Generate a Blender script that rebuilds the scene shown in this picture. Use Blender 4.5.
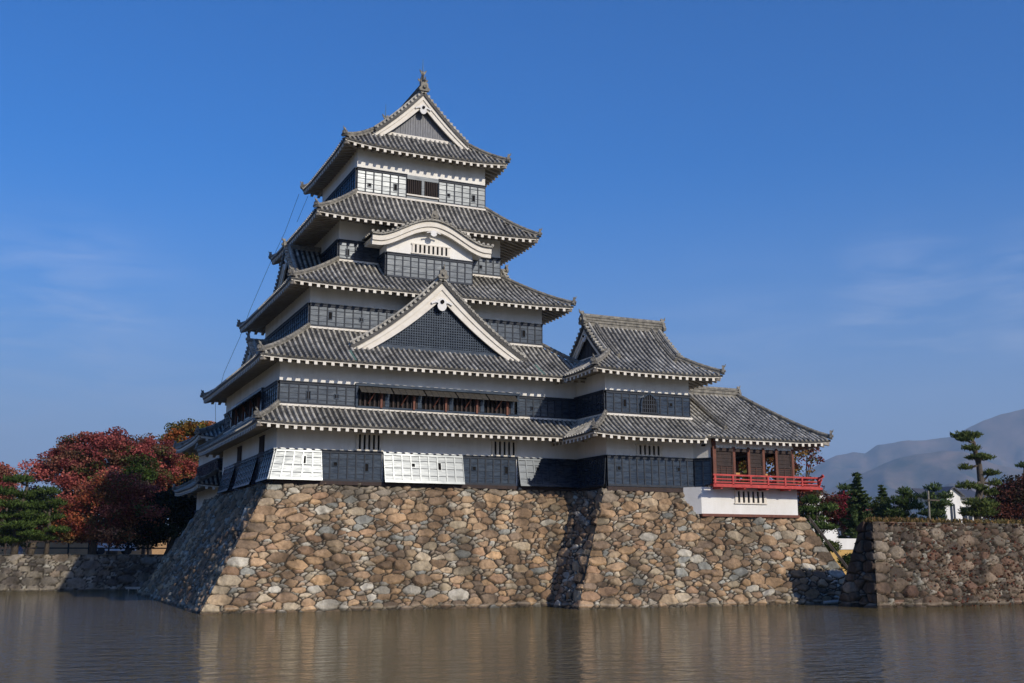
import bpy, math, random
import numpy as np
from mathutils import Vector, Matrix, noise

for o in list(bpy.data.objects):
    bpy.data.objects.remove(o)
SC = bpy.context.scene
COL = SC.collection
R = math.radians
rng = random.Random(7)

# ------------------------------------------------------------------ camera, world, sun, exposure
cam = bpy.data.cameras.new('camera')
cam.sensor_width = 36
cam.lens = 1083.776 / 1024 * 36
cam.clip_end = 40000
camo = bpy.data.objects.new('camera', cam)
COL.objects.link(camo)
camo.location = (-19.546, -59.161, 2.558)
camo.rotation_euler = (R(90 + 11.04), 0, R(-24.384))
SC.camera = camo

SUN_AZ, SUN_EL = 17.5, 29.5            # azimuth to the right of the front (-Y) normal
w = bpy.data.worlds.new("World")
SC.world = w
w.use_nodes = True
nt = w.node_tree
nt.nodes.clear()
wo = nt.nodes.new('ShaderNodeOutputWorld')
bg = nt.nodes.new('ShaderNodeBackground')
bg.inputs['Strength'].default_value = 0.143
sky = nt.nodes.new('ShaderNodeTexSky')
sky.sky_type = 'NISHITA'
sky.sun_disc = False
sky.sun_elevation = R(SUN_EL)
sky.sun_rotation = R(180 - SUN_AZ)
sky.altitude = 600
sky.air_density = 1.0
sky.dust_density = 1.7
sky.ozone_density = 4.5
hs = nt.nodes.new('ShaderNodeHueSaturation')
hs.inputs['Saturation'].default_value = 1.55
hs.inputs['Hue'].default_value = 0.511
hs.inputs['Value'].default_value = 1.0
nt.links.new(sky.outputs['Color'], hs.inputs['Color'])
# thin clouds: noise over the sky direction, only around three patches of the sky
tc = nt.nodes.new('ShaderNodeTexCoord')
mp = nt.nodes.new('ShaderNodeMapping')
mp.inputs['Scale'].default_value = (3.0, 3.0, 17.0)
nz = nt.nodes.new('ShaderNodeTexNoise')
nz.inputs['Scale'].default_value = 2.6
nz.inputs['Detail'].default_value = 7
nz.inputs['Roughness'].default_value = 0.6
nz.inputs['Distortion'].default_value = 0.6
nt.links.new(tc.outputs['Generated'], mp.inputs['Vector'])
nt.links.new(mp.outputs['Vector'], nz.inputs['Vector'])
rmp = nt.nodes.new('ShaderNodeMapRange')
rmp.inputs['From Min'].default_value = 0.42
rmp.inputs['From Max'].default_value = 0.80
nt.links.new(nz.outputs['Fac'], rmp.inputs['Value'])


def sky_dir(az, el):
    return (math.sin(R(az)) * math.cos(R(el)), math.cos(R(az)) * math.cos(R(el)), math.sin(R(el)))


acc = None
for az, el, rad, amt in ((45.0, 11.5, 0.10, 1.0), (51.0, 11.5, 0.09, 1.0), (1.0, 9.5, 0.16, 1.0), (-6, 6.5, 0.2, 1.0), (4, 5.5, 0.16, 0.8), (36, 5.5, 0.2, 0.6)):
    vd = nt.nodes.new('ShaderNodeVectorMath')
    vd.operation = 'DISTANCE'
    vd.inputs[1].default_value = sky_dir(az, el)
    nt.links.new(tc.outputs['Generated'], vd.inputs[0])
    mr = nt.nodes.new('ShaderNodeMapRange')
    mr.interpolation_type = 'SMOOTHSTEP'
    mr.inputs['From Min'].default_value = rad
    mr.inputs['From Max'].default_value = rad * 0.15
    mr.inputs['To Max'].default_value = amt
    nt.links.new(vd.outputs['Value'], mr.inputs['Value'])
    if acc is None:
        acc = mr.outputs[0]
    else:
        ad = nt.nodes.new('ShaderNodeMath')
        ad.operation = 'MAXIMUM'
        nt.links.new(acc, ad.inputs[0])
        nt.links.new(mr.outputs[0], ad.inputs[1])
        acc = ad.outputs[0]
mu = nt.nodes.new('ShaderNodeMath')
mu.operation = 'MULTIPLY'
nt.links.new(rmp.outputs[0], mu.inputs[0])
nt.links.new(acc, mu.inputs[1])
mu2 = nt.nodes.new('ShaderNodeMath')
mu2.operation = 'MULTIPLY'
mu2.inputs[1].default_value = 0.42
nt.links.new(mu.outputs[0], mu2.inputs[0])
mx = nt.nodes.new('ShaderNodeMixRGB')
mx.inputs['Color2'].default_value = (5.2, 5.6, 7.0, 1)
nt.links.new(mu2.outputs[0], mx.inputs['Fac'])
nt.links.new(hs.outputs['Color'], mx.inputs['Color1'])
# pale air low over the horizon
sx = nt.nodes.new('ShaderNodeSeparateXYZ')
nt.links.new(tc.outputs['Generated'], sx.inputs[0])
lo_ = nt.nodes.new('ShaderNodeMapRange')
lo_.interpolation_type = 'SMOOTHSTEP'
lo_.inputs['From Min'].default_value = 0.36
lo_.inputs['From Max'].default_value = -0.02
lo_.inputs['To Max'].default_value = 0.95
nt.links.new(sx.outputs['Z'], lo_.inputs['Value'])
mh = nt.nodes.new('ShaderNodeMixRGB')
mh.inputs['Color2'].default_value = (1.75, 2.25, 3.35, 1)
nt.links.new(lo_.outputs[0], mh.inputs['Fac'])
nt.links.new(mx.outputs['Color'], mh.inputs['Color1'])
nt.links.new(mh.outputs['Color'], bg.inputs['Color'])
nt.links.new(bg.outputs[0], wo.inputs['Surface'])

sl = bpy.data.lights.new('sun', 'SUN')
sl.energy = 3.9
sl.angle = R(0.53)
sl.color = (1.0, 0.91, 0.77)
so = bpy.data.objects.new('sun', sl)
COL.objects.link(so)
so.rotation_euler = (R(90 - SUN_EL), 0, R(SUN_AZ))
so.location = (30, -60, 60)

SC.view_settings.view_transform = 'Standard'
SC.view_settings.look = 'None'
SC.view_settings.exposure = 0.17
SC.view_settings.gamma = 1.0
SC.render.engine = 'CYCLES'
SC.cycles.max_bounces = 6
SC.cycles.volume_bounces = 0


# ------------------------------------------------------------------ helpers: materials
def mat(name, col, rough=0.8, noise_scale=None, var=0.25, spec=0.5, bump=0.0, bump_scale=None, attr=False, col2=None, detail=5, stretch=None):
    m = bpy.data.materials.new(name)
    m.use_nodes = True
    n = m.node_tree
    b = n.nodes['Principled BSDF']
    b.inputs['Roughness'].default_value = rough
    b.inputs['Specular IOR Level'].default_value = spec
    b.inputs['Base Color'].default_value = (*col, 1)
    geo = n.nodes.new('ShaderNodeNewGeometry')
    pos = geo.outputs['Position']
    if stretch:
        mpn = n.nodes.new('ShaderNodeMapping')
        mpn.inputs['Scale'].default_value = stretch
        n.links.new(pos, mpn.inputs['Vector'])
        pos = mpn.outputs['Vector']
    src = None
    if attr:
        a = n.nodes.new('ShaderNodeAttribute')
        a.attribute_name = 'Col'
        src = a.outputs['Color']
    if noise_scale:
        t = n.nodes.new('ShaderNodeTexNoise')
        t.inputs['Scale'].default_value = noise_scale
        t.inputs['Detail'].default_value = detail
        t.inputs['Roughness'].default_value = 0.65
        n.links.new(pos, t.inputs['Vector'])
        if attr:
            r = n.nodes.new('ShaderNodeMapRange')
            r.inputs['From Min'].default_value = 0.3
            r.inputs['From Max'].default_value = 0.7
            r.inputs['To Min'].default_value = 1 - var
            r.inputs['To Max'].default_value = 1 + var
            n.links.new(t.outputs['Fac'], r.inputs['Value'])
            v = n.nodes.new('ShaderNodeVectorMath')
            v.operation = 'SCALE'
            n.links.new(src, v.inputs[0])
            n.links.new(r.outputs[0], v.inputs['Scale'])
            src = v.outputs[0]
        else:
            c = n.nodes.new('ShaderNodeValToRGB')
            c.color_ramp.elements[0].position = 0.33
            c.color_ramp.elements[1].position = 0.67
            if col2 is None:
                lo = tuple(x * (1 - var) for x in col)
                hi = tuple(min(1, x * (1 + var)) for x in col)
            else:
                lo, hi = col, col2
            c.color_ramp.elements[0].color = (*lo, 1)
            c.color_ramp.elements[1].color = (*hi, 1)
            n.links.new(t.outputs['Fac'], c.inputs['Fac'])
            src = c.outputs['Color']
    if src is not None:
        n.links.new(src, b.inputs['Base Color'])
    if bump:
        t2 = n.nodes.new('ShaderNodeTexNoise')
        t2.inputs['Scale'].default_value = bump_scale or 8
        t2.inputs['Detail'].default_value = 6
        n.links.new(pos, t2.inputs['Vector'])
        bn = n.nodes.new('ShaderNodeBump')
        bn.inputs['Strength'].default_value = bump
        bn.inputs['Distance'].default_value = 0.05
        n.links.new(t2.outputs['Fac'], bn.inputs['Height'])
        n.links.new(bn.outputs[0], b.inputs['Normal'])
    return m


M = {}
M['plaster'] = mat('lime_plaster', (0.74, 0.715, 0.66), 0.85, 1.5, col2=(0.87, 0.85, 0.80), stretch=(1, 1, 0.22), bump=0.12, bump_scale=4, detail=8)
M['trim'] = mat('white_trim', (0.68, 0.625, 0.53), 0.8, 3.0, col2=(0.78, 0.735, 0.65))
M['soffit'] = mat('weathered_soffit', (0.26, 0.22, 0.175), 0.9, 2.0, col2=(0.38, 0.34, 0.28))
M['matte_black'] = mat('matte_black', (0.012, 0.011, 0.011), 0.95, spec=0.1)
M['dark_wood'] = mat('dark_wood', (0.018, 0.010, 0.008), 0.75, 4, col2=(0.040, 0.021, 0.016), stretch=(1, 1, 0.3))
M['rust_wood'] = mat('rust_wood', (0.10, 0.032, 0.018), 0.7, 4, col2=(0.17, 0.055, 0.03))
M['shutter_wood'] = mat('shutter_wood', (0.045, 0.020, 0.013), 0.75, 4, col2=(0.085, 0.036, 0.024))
M['red'] = mat('vermilion', (0.34, 0.024, 0.022), 0.6, 3, col2=(0.55, 0.06, 0.045), detail=8)
M['awning'] = mat('awning_wood', (0.022, 0.020, 0.017), 0.8, 6, col2=(0.060, 0.052, 0.040), stretch=(0.6, 3, 3))
M['ridge'] = mat('ridge_tile', (0.09, 0.085, 0.075), 0.8, 4, col2=(0.30, 0.275, 0.225), bump=0.5, bump_scale=12)
M['copper'] = mat('copper_green', (0.05, 0.10, 0.085), 0.6, 4, col2=(0.10, 0.17, 0.14))
M['gable_board'] = mat('gable_board', (0.09, 0.095, 0.11), 0.6, 6, col2=(0.20, 0.205, 0.22), stretch=(3, 3, 0.4))
M['pale_wood'] = mat('pale_wood', (0.35, 0.31, 0.25), 0.8, 5, col2=(0.5, 0.46, 0.4))
M['orange_wood'] = mat('orange_wood', (0.55, 0.27, 0.08), 0.6, 4)
M['grass'] = mat('bank_grass', (0.09, 0.085, 0.035), 0.95, 1.2, col2=(0.21, 0.16, 0.07), bump=0.6, bump_scale=6)
M['soil'] = mat('soil', (0.10, 0.08, 0.055), 0.95, 0.7, col2=(0.17, 0.14, 0.09), bump=0.5, bump_scale=3)
M['bark'] = mat('bark', (0.05, 0.04, 0.03), 0.9, 6, col2=(0.12, 0.095, 0.07), stretch=(2, 2, 0.5), bump=0.8, bump_scale=10)
M['leaf'] = mat('leaf', (0.1, 0.1, 0.05), 0.75, 1.3, var=0.3, attr=True, spec=0.15)
M['stone'] = mat('stone', (0.3, 0.22, 0.15), 0.9, 5.0, var=0.30, attr=True, bump=0.9, bump_scale=9, spec=0.3)
_n = M['leaf'].node_tree
_b = _n.nodes['Principled BSDF']
_tr = _n.nodes.new('ShaderNodeBsdfTranslucent')
_mx = _n.nodes.new('ShaderNodeMixShader')
_mx.inputs[0].default_value = 0.35
_n.links.new(_b.inputs['Base Color'].links[0].from_socket, _tr.inputs['Color'])
_n.links.new(_b.outputs[0], _mx.inputs[1])
_n.links.new(_tr.outputs[0], _mx.inputs[2])
_n.links.new(_mx.outputs[0], _n.nodes['Material Output'].inputs['Surface'])
M['wire'] = mat('wire', (0.05, 0.055, 0.06), 0.6)
M['concrete'] = mat('concrete', (0.24, 0.215, 0.17), 0.85, 4)
M['white_paint'] = mat('white_paint', (0.68, 0.665, 0.62), 0.8, 1.2, col2=(0.79, 0.775, 0.74), stretch=(1, 1, 0.3), detail=8)
M['ochre'] = mat('ochre', (0.52, 0.33, 0.11), 0.9, 0.8, var=0.15)
M['tan_wall'] = mat('tan_wall', (0.40, 0.25, 0.13), 0.9, 0.8, var=0.2)
M['blue_cloth'] = mat('blue_cloth', (0.14, 0.22, 0.5), 0.8, 5)
M['rubber'] = mat('rubber', (0.02, 0.02, 0.02), 0.8)
M['car_paint'] = mat('car_paint', (0.75, 0.76, 0.78), 0.3)
M['slate'] = mat('slate_roof', (0.06, 0.065, 0.08), 0.6, 5)


def glass_mat():
    m = mat('window_glass', (0.03, 0.035, 0.045), 0.08)
    return m


M['glass'] = glass_mat()


def lacquer_mat():
    """old black lacquer boards: glossy, the gloss broken up from board to board"""
    m = bpy.data.materials.new('black_lacquer_boards')
    m.use_nodes = True
    n = m.node_tree
    b = n.nodes['Principled BSDF']
    g = n.nodes.new('ShaderNodeNewGeometry')
    t = n.nodes.new('ShaderNodeTexNoise')
    t.inputs['Scale'].default_value = 2.2
    t.inputs['Detail'].default_value = 6
    mp_ = n.nodes.new('ShaderNodeMapping')
    mp_.inputs['Scale'].default_value = (1, 1, 5)
    n.links.new(g.outputs['Position'], mp_.inputs['Vector'])
    n.links.new(mp_.outputs['Vector'], t.inputs['Vector'])
    c = n.nodes.new('ShaderNodeValToRGB')
    c.color_ramp.elements[0].position = 0.35
    c.color_ramp.elements[1].position = 0.72
    c.color_ramp.elements[0].color = (0.008, 0.015, 0.028, 1)
    c.color_ramp.elements[1].color = (0.026, 0.042, 0.066, 1)
    n.links.new(t.outputs['Fac'], c.inputs['Fac'])
    n.links.new(c.outputs['Color'], b.inputs['Base Color'])
    r = n.nodes.new('ShaderNodeMapRange')
    r.inputs['From Min'].default_value = 0.3
    r.inputs['From Max'].default_value = 0.7
    r.inputs['To Min'].default_value = 0.245
    r.inputs['To Max'].default_value = 0.315
    n.links.new(t.outputs['Fac'], r.inputs['Value'])
    n.links.new(r.outputs[0], b.inputs['Roughness'])
    b.inputs['Specular IOR Level'].default_value = 0.5
    b.inputs['Specular Tint'].default_value = (0.86, 0.93, 1.0, 1)
    t3 = n.nodes.new('ShaderNodeTexNoise')
    t3.inputs['Scale'].default_value = 1.6
    t3.inputs['Detail'].default_value = 4
    mp3 = n.nodes.new('ShaderNodeMapping')
    mp3.inputs['Scale'].default_value = (1, 1, 7)
    n.links.new(g.outputs['Position'], mp3.inputs['Vector'])
    n.links.new(mp3.outputs['Vector'], t3.inputs['Vector'])
    bp = n.nodes.new('ShaderNodeBump')
    bp.inputs['Strength'].default_value = 0.045
    bp.inputs['Distance'].default_value = 0.05
    n.links.new(t3.outputs['Fac'], bp.inputs['Height'])
    n.links.new(bp.outputs[0], b.inputs['Normal'])
    return m


M['lacquer'] = lacquer_mat()


M['batten'] = mat('black_battens', (0.010, 0.015, 0.026), 0.6, 5, col2=(0.025, 0.033, 0.048), spec=0.35)


def tile_mat(name, c0, c1, joint, jmix, patch=True):
    """grey roof tiles: UV v runs up the slope in metres, a lighter or darker joint every tile length"""
    m = bpy.data.materials.new(name)
    m.use_nodes = True
    n = m.node_tree
    b = n.nodes['Principled BSDF']
    b.inputs['Roughness'].default_value = 0.62
    b.inputs['Specular IOR Level'].default_value = 0.4
    g = n.nodes.new('ShaderNodeNewGeometry')
    t = n.nodes.new('ShaderNodeTexNoise')
    t.inputs['Scale'].default_value = 3.5
    t.inputs['Detail'].default_value = 8
    t.inputs['Roughness'].default_value = 0.7
    n.links.new(g.outputs['Position'], t.inputs['Vector'])
    c = n.nodes.new('ShaderNodeValToRGB')
    c.color_ramp.elements[0].position = 0.36
    c.color_ramp.elements[1].position = 0.66
    c.color_ramp.elements[0].color = (*c0, 1)
    c.color_ramp.elements[1].color = (*c1, 1)
    n.links.new(t.outputs['Fac'], c.inputs['Fac'])
    uv = n.nodes.new('ShaderNodeUVMap')
    uv.uv_map = 'UVMap'
    sp = n.nodes.new('ShaderNodeSeparateXYZ')
    n.links.new(uv.outputs[0], sp.inputs[0])
    f = n.nodes.new('ShaderNodeMath')
    f.operation = 'MULTIPLY'
    f.inputs[1].default_value = 1 / 0.30
    n.links.new(sp.outputs['Y'], f.inputs[0])
    fr = n.nodes.new('ShaderNodeMath')
    fr.operation = 'FRACT'
    n.links.new(f.outputs[0], fr.inputs[0])
    lt = n.nodes.new('ShaderNodeMath')
    lt.operation = 'LESS_THAN'
    lt.inputs[1].default_value = 0.22
    n.links.new(fr.outputs[0], lt.inputs[0])
    k = n.nodes.new('ShaderNodeMath')
    k.operation = 'MULTIPLY'
    k.inputs[1].default_value = jmix
    n.links.new(lt.outputs[0], k.inputs[0])
    # one tile lighter, one darker: white noise on the tile cell
    fl = n.nodes.new('ShaderNodeMath')
    fl.operation = 'FLOOR'
    n.links.new(f.outputs[0], fl.inputs[0])
    cb = n.nodes.new('ShaderNodeCombineXYZ')
    n.links.new(sp.outputs['X'], cb.inputs['X'])
    n.links.new(fl.outputs[0], cb.inputs['Y'])
    wn = n.nodes.new('ShaderNodeTexWhiteNoise')
    n.links.new(cb.outputs[0], wn.inputs['Vector'])
    mr_ = n.nodes.new('ShaderNodeMapRange')
    mr_.inputs['To Min'].default_value = 0.55
    mr_.inputs['To Max'].default_value = 1.4
    n.links.new(wn.outputs['Value'], mr_.inputs['Value'])
    t5 = n.nodes.new('ShaderNodeTexNoise')
    t5.inputs['Scale'].default_value = 0.55
    t5.inputs['Detail'].default_value = 5
    n.links.new(g.outputs['Position'], t5.inputs['Vector'])
    m5 = n.nodes.new('ShaderNodeMapRange')
    m5.inputs['From Min'].default_value = 0.35
    m5.inputs['From Max'].default_value = 0.65
    m5.inputs['To Min'].default_value = 0.62
    m5.inputs['To Max'].default_value = 1.25
    n.links.new(t5.outputs['Fac'], m5.inputs['Value'])
    m6 = n.nodes.new('ShaderNodeMath')
    m6.operation = 'MULTIPLY'
    n.links.new(m5.outputs[0], m6.inputs[0])
    n.links.new(mr_.outputs[0], m6.inputs[1])
    sc = n.nodes.new('ShaderNodeVectorMath')
    sc.operation = 'SCALE'
    n.links.new(c.outputs['Color'], sc.inputs[0])
    n.links.new(m6.outputs[0], sc.inputs['Scale'])
    x = n.nodes.new('ShaderNodeMixRGB')
    x.inputs['Color2'].default_value = (*joint, 1)
    n.links.new(k.outputs[0], x.inputs['Fac'])
    n.links.new(sc.outputs[0], x.inputs['Color1'])
    n.links.new(x.outputs['Color'], b.inputs['Base Color'])
    return m


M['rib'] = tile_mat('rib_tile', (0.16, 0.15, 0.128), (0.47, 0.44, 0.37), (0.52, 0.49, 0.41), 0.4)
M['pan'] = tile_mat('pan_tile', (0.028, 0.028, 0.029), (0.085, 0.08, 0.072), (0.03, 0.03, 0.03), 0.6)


# ------------------------------------------------------------------ helpers: objects and meshes
def empty(name, loc, label=None, cat=None, group=None, rz=0):
    o = bpy.data.objects.new(name, None)
    COL.objects.link(o)
    o.location = loc
    o.rotation_euler = (0, 0, rz)
    tag(o, label, cat, group)
    return o


def tag(o, label=None, cat=None, group=None, kind=None):
    if label:
        o['label'] = label
    if cat:
        o['category'] = cat
    if group:
        o['group'] = group
    if kind:
        o['kind'] = kind
    return o


def world_loc(o):
    v = Vector((0, 0, 0))
    while o is not None:
        v += Vector(o.location)
        o = o.parent
    return v


class MB:
    """collects shapes (world coordinates through xf) and links them as ONE mesh object"""

    def __init__(s, xf=None):
        s.v, s.f, s.m, s.uv = [], [], [], {}
        s.xf = xf
        s.mi = 0

    def vert(s, p):
        s.v.append(tuple(s.xf(*p)) if s.xf else tuple(p))
        return len(s.v) - 1

    def face(s, idx, uv=None):
        s.f.append(tuple(idx))
        s.m.append(s.mi)
        if uv:
            s.uv[len(s.f) - 1] = uv

    def quad(s, a, b, c, d, uv=None):
        s.face([s.vert(a), s.vert(b), s.vert(c), s.vert(d)], uv)

    def hexa(s, p):
        """8 corners: bottom 0-3, top 4-7"""
        i = [s.vert(q) for q in p]
        for f in ((3, 2, 1, 0), (4, 5, 6, 7), (0, 1, 5, 4), (1, 2, 6, 5), (2, 3, 7, 6), (3, 0, 4, 7)):
            s.face([i[k] for k in f])

    def box(s, x0, x1, y0, y1, z0, z1):
        s.hexa([(x0, y0, z0), (x1, y0, z0), (x1, y1, z0), (x0, y1, z0), (x0, y0, z1), (x1, y0, z1), (x1, y1, z1), (x0, y1, z1)])

    def bar(s, a, b, wd, ht, up=(0, 0, 1)):
        """box section from a to b; wd sideways, ht along up; a and b run along its middle"""
        a, b, up = Vector(a), Vector(b), Vector(up)
        t = (b - a).normalized()
        sd = t.cross(up)
        if sd.length < 1e-6:
            sd = t.cross(Vector((1, 0, 0)))
        sd.normalize()
        u = sd.cross(t).normalized()
        P = []
        for dz in (-ht / 2, ht / 2):
            for c, dx in ((a, -wd / 2), (a, wd / 2), (b, wd / 2), (b, -wd / 2)):
                P.append(tuple(c + sd * dx + u * dz))
        s.hexa(P)

    def strip(s, pts, wd, ht, up=(0, 0, 1)):
        for p, q in zip(pts[:-1], pts[1:]):
            s.bar(p, q, wd, ht, up)

    def tube(s, pts, rad, n=8, cap=True):
        pts = [Vector(p) for p in pts]
        rad = rad if isinstance(rad, (list, tuple)) else [rad] * len(pts)
        rings = []
        ref = None
        for k, p in enumerate(pts):
            t = (pts[min(k + 1, len(pts) - 1)] - pts[max(k - 1, 0)]).normalized()
            if ref is None:
                ref = t.cross(Vector((0, 0, 1)))
                if ref.length < 1e-3:
                    ref = t.cross(Vector((1, 0, 0)))
                ref.normalize()
            ref = (ref - t * ref.dot(t)).normalized()
            bi = t.cross(ref)
            rings.append([s.vert(tuple(p + (ref * math.cos(2 * math.pi * j / n) + bi * math.sin(2 * math.pi * j / n)) * rad[k])) for j in range(n)])
        for a, b in zip(rings[:-1], rings[1:]):
            for j in range(n):
                s.face([a[j], a[(j + 1) % n], b[(j + 1) % n], b[j]])
        if cap:
            s.face(rings[0][::-1])
            s.face(rings[-1])

    def prism(s, outline, fr, to):
        """outline: list of 2-D points; fr(p) and to(p) place it in 3-D on the two sides"""
        a = [s.vert(fr(p)) for p in outline]
        b = [s.vert(to(p)) for p in outline]
        n = len(outline)
        s.face(a[::-1])
        s.face(b)
        for k in range(n):
            s.face([a[k], a[(k + 1) % n], b[(k + 1) % n], b[k]])

    def build(s, name, mats, parent=None, label=None, smooth=False):
        me = bpy.data.meshes.new(name)
        off = world_loc(parent) if parent else Vector((0, 0, 0))
        me.from_pydata([(x - off.x, y - off.y, z - off.z) for x, y, z in s.v], [], s.f)
        for m in (mats if isinstance(mats, (list, tuple)) else [mats]):
            me.materials.append(m)
        me.polygons.foreach_set('material_index', s.m)
        if s.uv:
            ul = me.uv_layers.new(name='UVMap')
            for fi, u in s.uv.items():
                st = me.polygons[fi].loop_start
                for k, q in enumerate(u):
                    ul.data[st + k].uv = q
        if smooth:
            me.polygons.foreach_set('use_smooth', [True] * len(me.polygons))
        me.update()
        o = bpy.data.objects.new(name, me)
        COL.objects.link(o)
        if parent:
            o.parent = parent
        if label:
            o['label'] = label
        return o


def arr_mesh(name, V, F, mats, parent=None, col=None, smooth=False):
    """mesh from numpy arrays of vertices and quads, with an optional colour per vertex"""
    me = bpy.data.meshes.new(name)
    off = world_loc(parent) if parent else Vector((0, 0, 0))
    V = np.asarray(V, dtype=np.float32) - np.array(off, dtype=np.float32)
    F = np.asarray(F, dtype=np.int32)
    k = F.shape[1]
    me.vertices.add(len(V))
    me.vertices.foreach_set('co', V.ravel())
    me.loops.add(F.size)
    me.loops.foreach_set('vertex_index', F.ravel())
    me.polygons.add(len(F))
    me.polygons.foreach_set('loop_start', np.arange(len(F), dtype=np.int32) * k)
    me.polygons.foreach_set('loop_total', np.full(len(F), k, dtype=np.int32))
    if smooth:
        me.polygons.foreach_set('use_smooth', np.ones(len(F), dtype=bool))
    if col is not None:
        a = me.color_attributes.new('Col', 'FLOAT_COLOR', 'POINT')
        c4 = np.ones((len(V), 4), dtype=np.float32)
        c4[:, :3] = col
        a.data.foreach_set('color', c4.ravel())
    me.materials.append(mats)
    me.update()
    me.validate()
    o = bpy.data.objects.new(name, me)
    COL.objects.link(o)
    if parent:
        o.parent = parent
    return o


CAMP = Vector(camo.location)
_t, _p = R(24.384), R(11.04)
_r = Vector((math.cos(_t), -math.sin(_t), 0))
_f0 = Vector((math.sin(_t), math.cos(_t), 0))
_fw = _f0 * math.cos(_p) + Vector((0, 0, math.sin(_p)))
_up = -_f0 * math.sin(_p) + Vector((0, 0, math.cos(_p)))


def at(px, py, y):
    """world point on the plane y = const that shows at this pixel of the photograph (surveying aid)"""
    d = _fw + _r * ((px - 512) / 1083.776) + _up * ((341.5 - py) / 1083.776)
    k = (y - CAMP.y) / d.y
    return CAMP + d * k


# ------------------------------------------------------------------ helpers: Japanese roofs
RIB = 0.285


def slope(mb, P, cols, nt=7, rib_r=0.070, flip=False, ribs=None, caps=True):
    """tiled slope. P(x, t) is the surface; cols = [(x, t0, t1)] the columns of the pan surface; ribs = the columns that carry a rib"""
    mb.mi = 0

    def ts(c):
        return [c[1] + (c[2] - c[1]) * k / nt for k in range(nt + 1)]
    prev = None
    for c in cols:
        pts = [Vector(P(c[0], t)) for t in ts(c)]
        ln = [0]
        for a, b in zip(pts[:-1], pts[1:]):
            ln.append(ln[-1] + (b - a).length)
        cur = (pts, ln, [mb.vert(tuple(p)) for p in pts], c[0])
        if prev:
            for k in range(nt):
                f = [prev[2][k], cur[2][k], cur[2][k + 1], prev[2][k + 1]]
                u = [(0, prev[1][k]), (1, cur[1][k]), (1, cur[1][k + 1]), (0, prev[1][k + 1])]
                if flip:
                    f, u = f[::-1], u[::-1]
                mb.face(f, [(round(c[0], 2), q[1]) for q in u])
        prev = cur
    mb.mi = 1
    for c in (ribs if ribs is not None else cols):
        if c[2] - c[1] < 0.04:
            continue
        tt = ts(c)
        rings = []
        v = 0
        lastp = None
        for k, t in enumerate(tt):
            p = Vector(P(c[0], t))
            e = 0.01
            T = (Vector(P(c[0], t + e)) - Vector(P(c[0], t - e))).normalized()
            X = Vector(P(c[0] + 0.02, t)) - Vector(P(c[0] - 0.02, t))
            X = (X - T * X.dot(T)).normalized()
            N = X.cross(T)
            if N.z < 0:
                N = -N
            if lastp is not None:
                v += (p - lastp).length
            lastp = p
            if k == 0:
                p = p - T * 0.05
            rings.append(([mb.vert(tuple(p + X * (math.cos(a) * rib_r) + N * (math.sin(a) * rib_r * 1.15 + 0.012))) for a in (-0.25, 0.55, 1.12, 2.02, 2.6, 3.4)], v))
        for a, b in zip(rings[:-1], rings[1:]):
            for j in range(5):
                mb.face([a[0][j], a[0][j + 1], b[0][j + 1], b[0][j]], [(round(c[0], 2), a[1]), (round(c[0], 2), a[1]), (round(c[0], 2), b[1]), (round(c[0], 2), b[1])])
        if caps:
            mb.face(rings[0][0][::-1], [(0, 0.2)] * 6)
    mb.mi = 0


def frange(a, b, st):
    n = max(1, int(round((b - a) / st)))
    return [a + (b - a) * k / n for k in range(n + 1)]


def conc(t, c):
    return t * (1 - c) + c * t * t


def ridge_line(mb, pts, wd=0.24, ht=0.26):
    """ridge: a stack of flat tiles with a round cap tile over it"""
    wd, ht = wd * 0.82, ht * 0.78
    mb.strip([(p[0], p[1], p[2] + ht * 0.3) for p in pts], wd, ht * 0.7)
    mb.strip([(p[0], p[1], p[2] + ht * 0.68) for p in pts], wd * 1.3, 0.035)
    P = [Vector((p[0], p[1], p[2] + ht * 0.86)) for p in pts]
    for a, b in zip(P[:-1], P[1:]):      # cap tiles, each lapping the one below
        n = max(1, int((b - a).length / 0.30))
        for k in range(n):
            mb.tube([tuple(a.lerp(b, k / n)), tuple(a.lerp(b, (k + 1) / n + 0.02))], [wd * 0.50, wd * 0.40], 6)


def ogre_tile(mb, p, d, s=0.4):
    """demon tile that closes a ridge: shouldered plate, round boss and a horn; d = horizontal direction it faces"""
    p, d = Vector(p), Vector((d[0], d[1], 0)).normalized()
    sd = Vector((-d.y, d.x, 0))
    out = [(-0.5, -0.35), (-0.62, -0.1), (-0.42, 0.1), (-0.38, 0.5), (-0.15, 0.62), (0, 1.0), (0.15, 0.62), (0.38, 0.5), (0.42, 0.1), (0.62, -0.1), (0.5, -0.35)]
    mb.prism(out, lambda q: tuple(p + sd * q[0] * s + Vector((0, 0, q[1] * s)) - d * 0.1 * s), lambda q: tuple(p + sd * q[0] * s + Vector((0, 0, q[1] * s)) + d * 0.22 * s))
    mb.tube([tuple(p + d * 0.2 * s + Vector((0, 0, 0.12 * s))), tuple(p + d * 0.42 * s + Vector((0, 0, 0.12 * s)))], 0.2 * s, 8)
    mb.tube([tuple(p + Vector((0, 0, 0.55 * s))), tuple(p + d * 0.35 * s + Vector((0, 0, 0.85 * s))), tuple(p + d * 0.45 * s + Vector((0, 0, 1.15 * s)))], [0.14 * s, 0.1 * s, 0.03 * s], 6)


def corner_up(x, y, A, B, up, rad=2.8):
    d = math.hypot(A - abs(x), B - abs(y))
    return up * max(0.0, 1 - d / rad) ** 2


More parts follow.
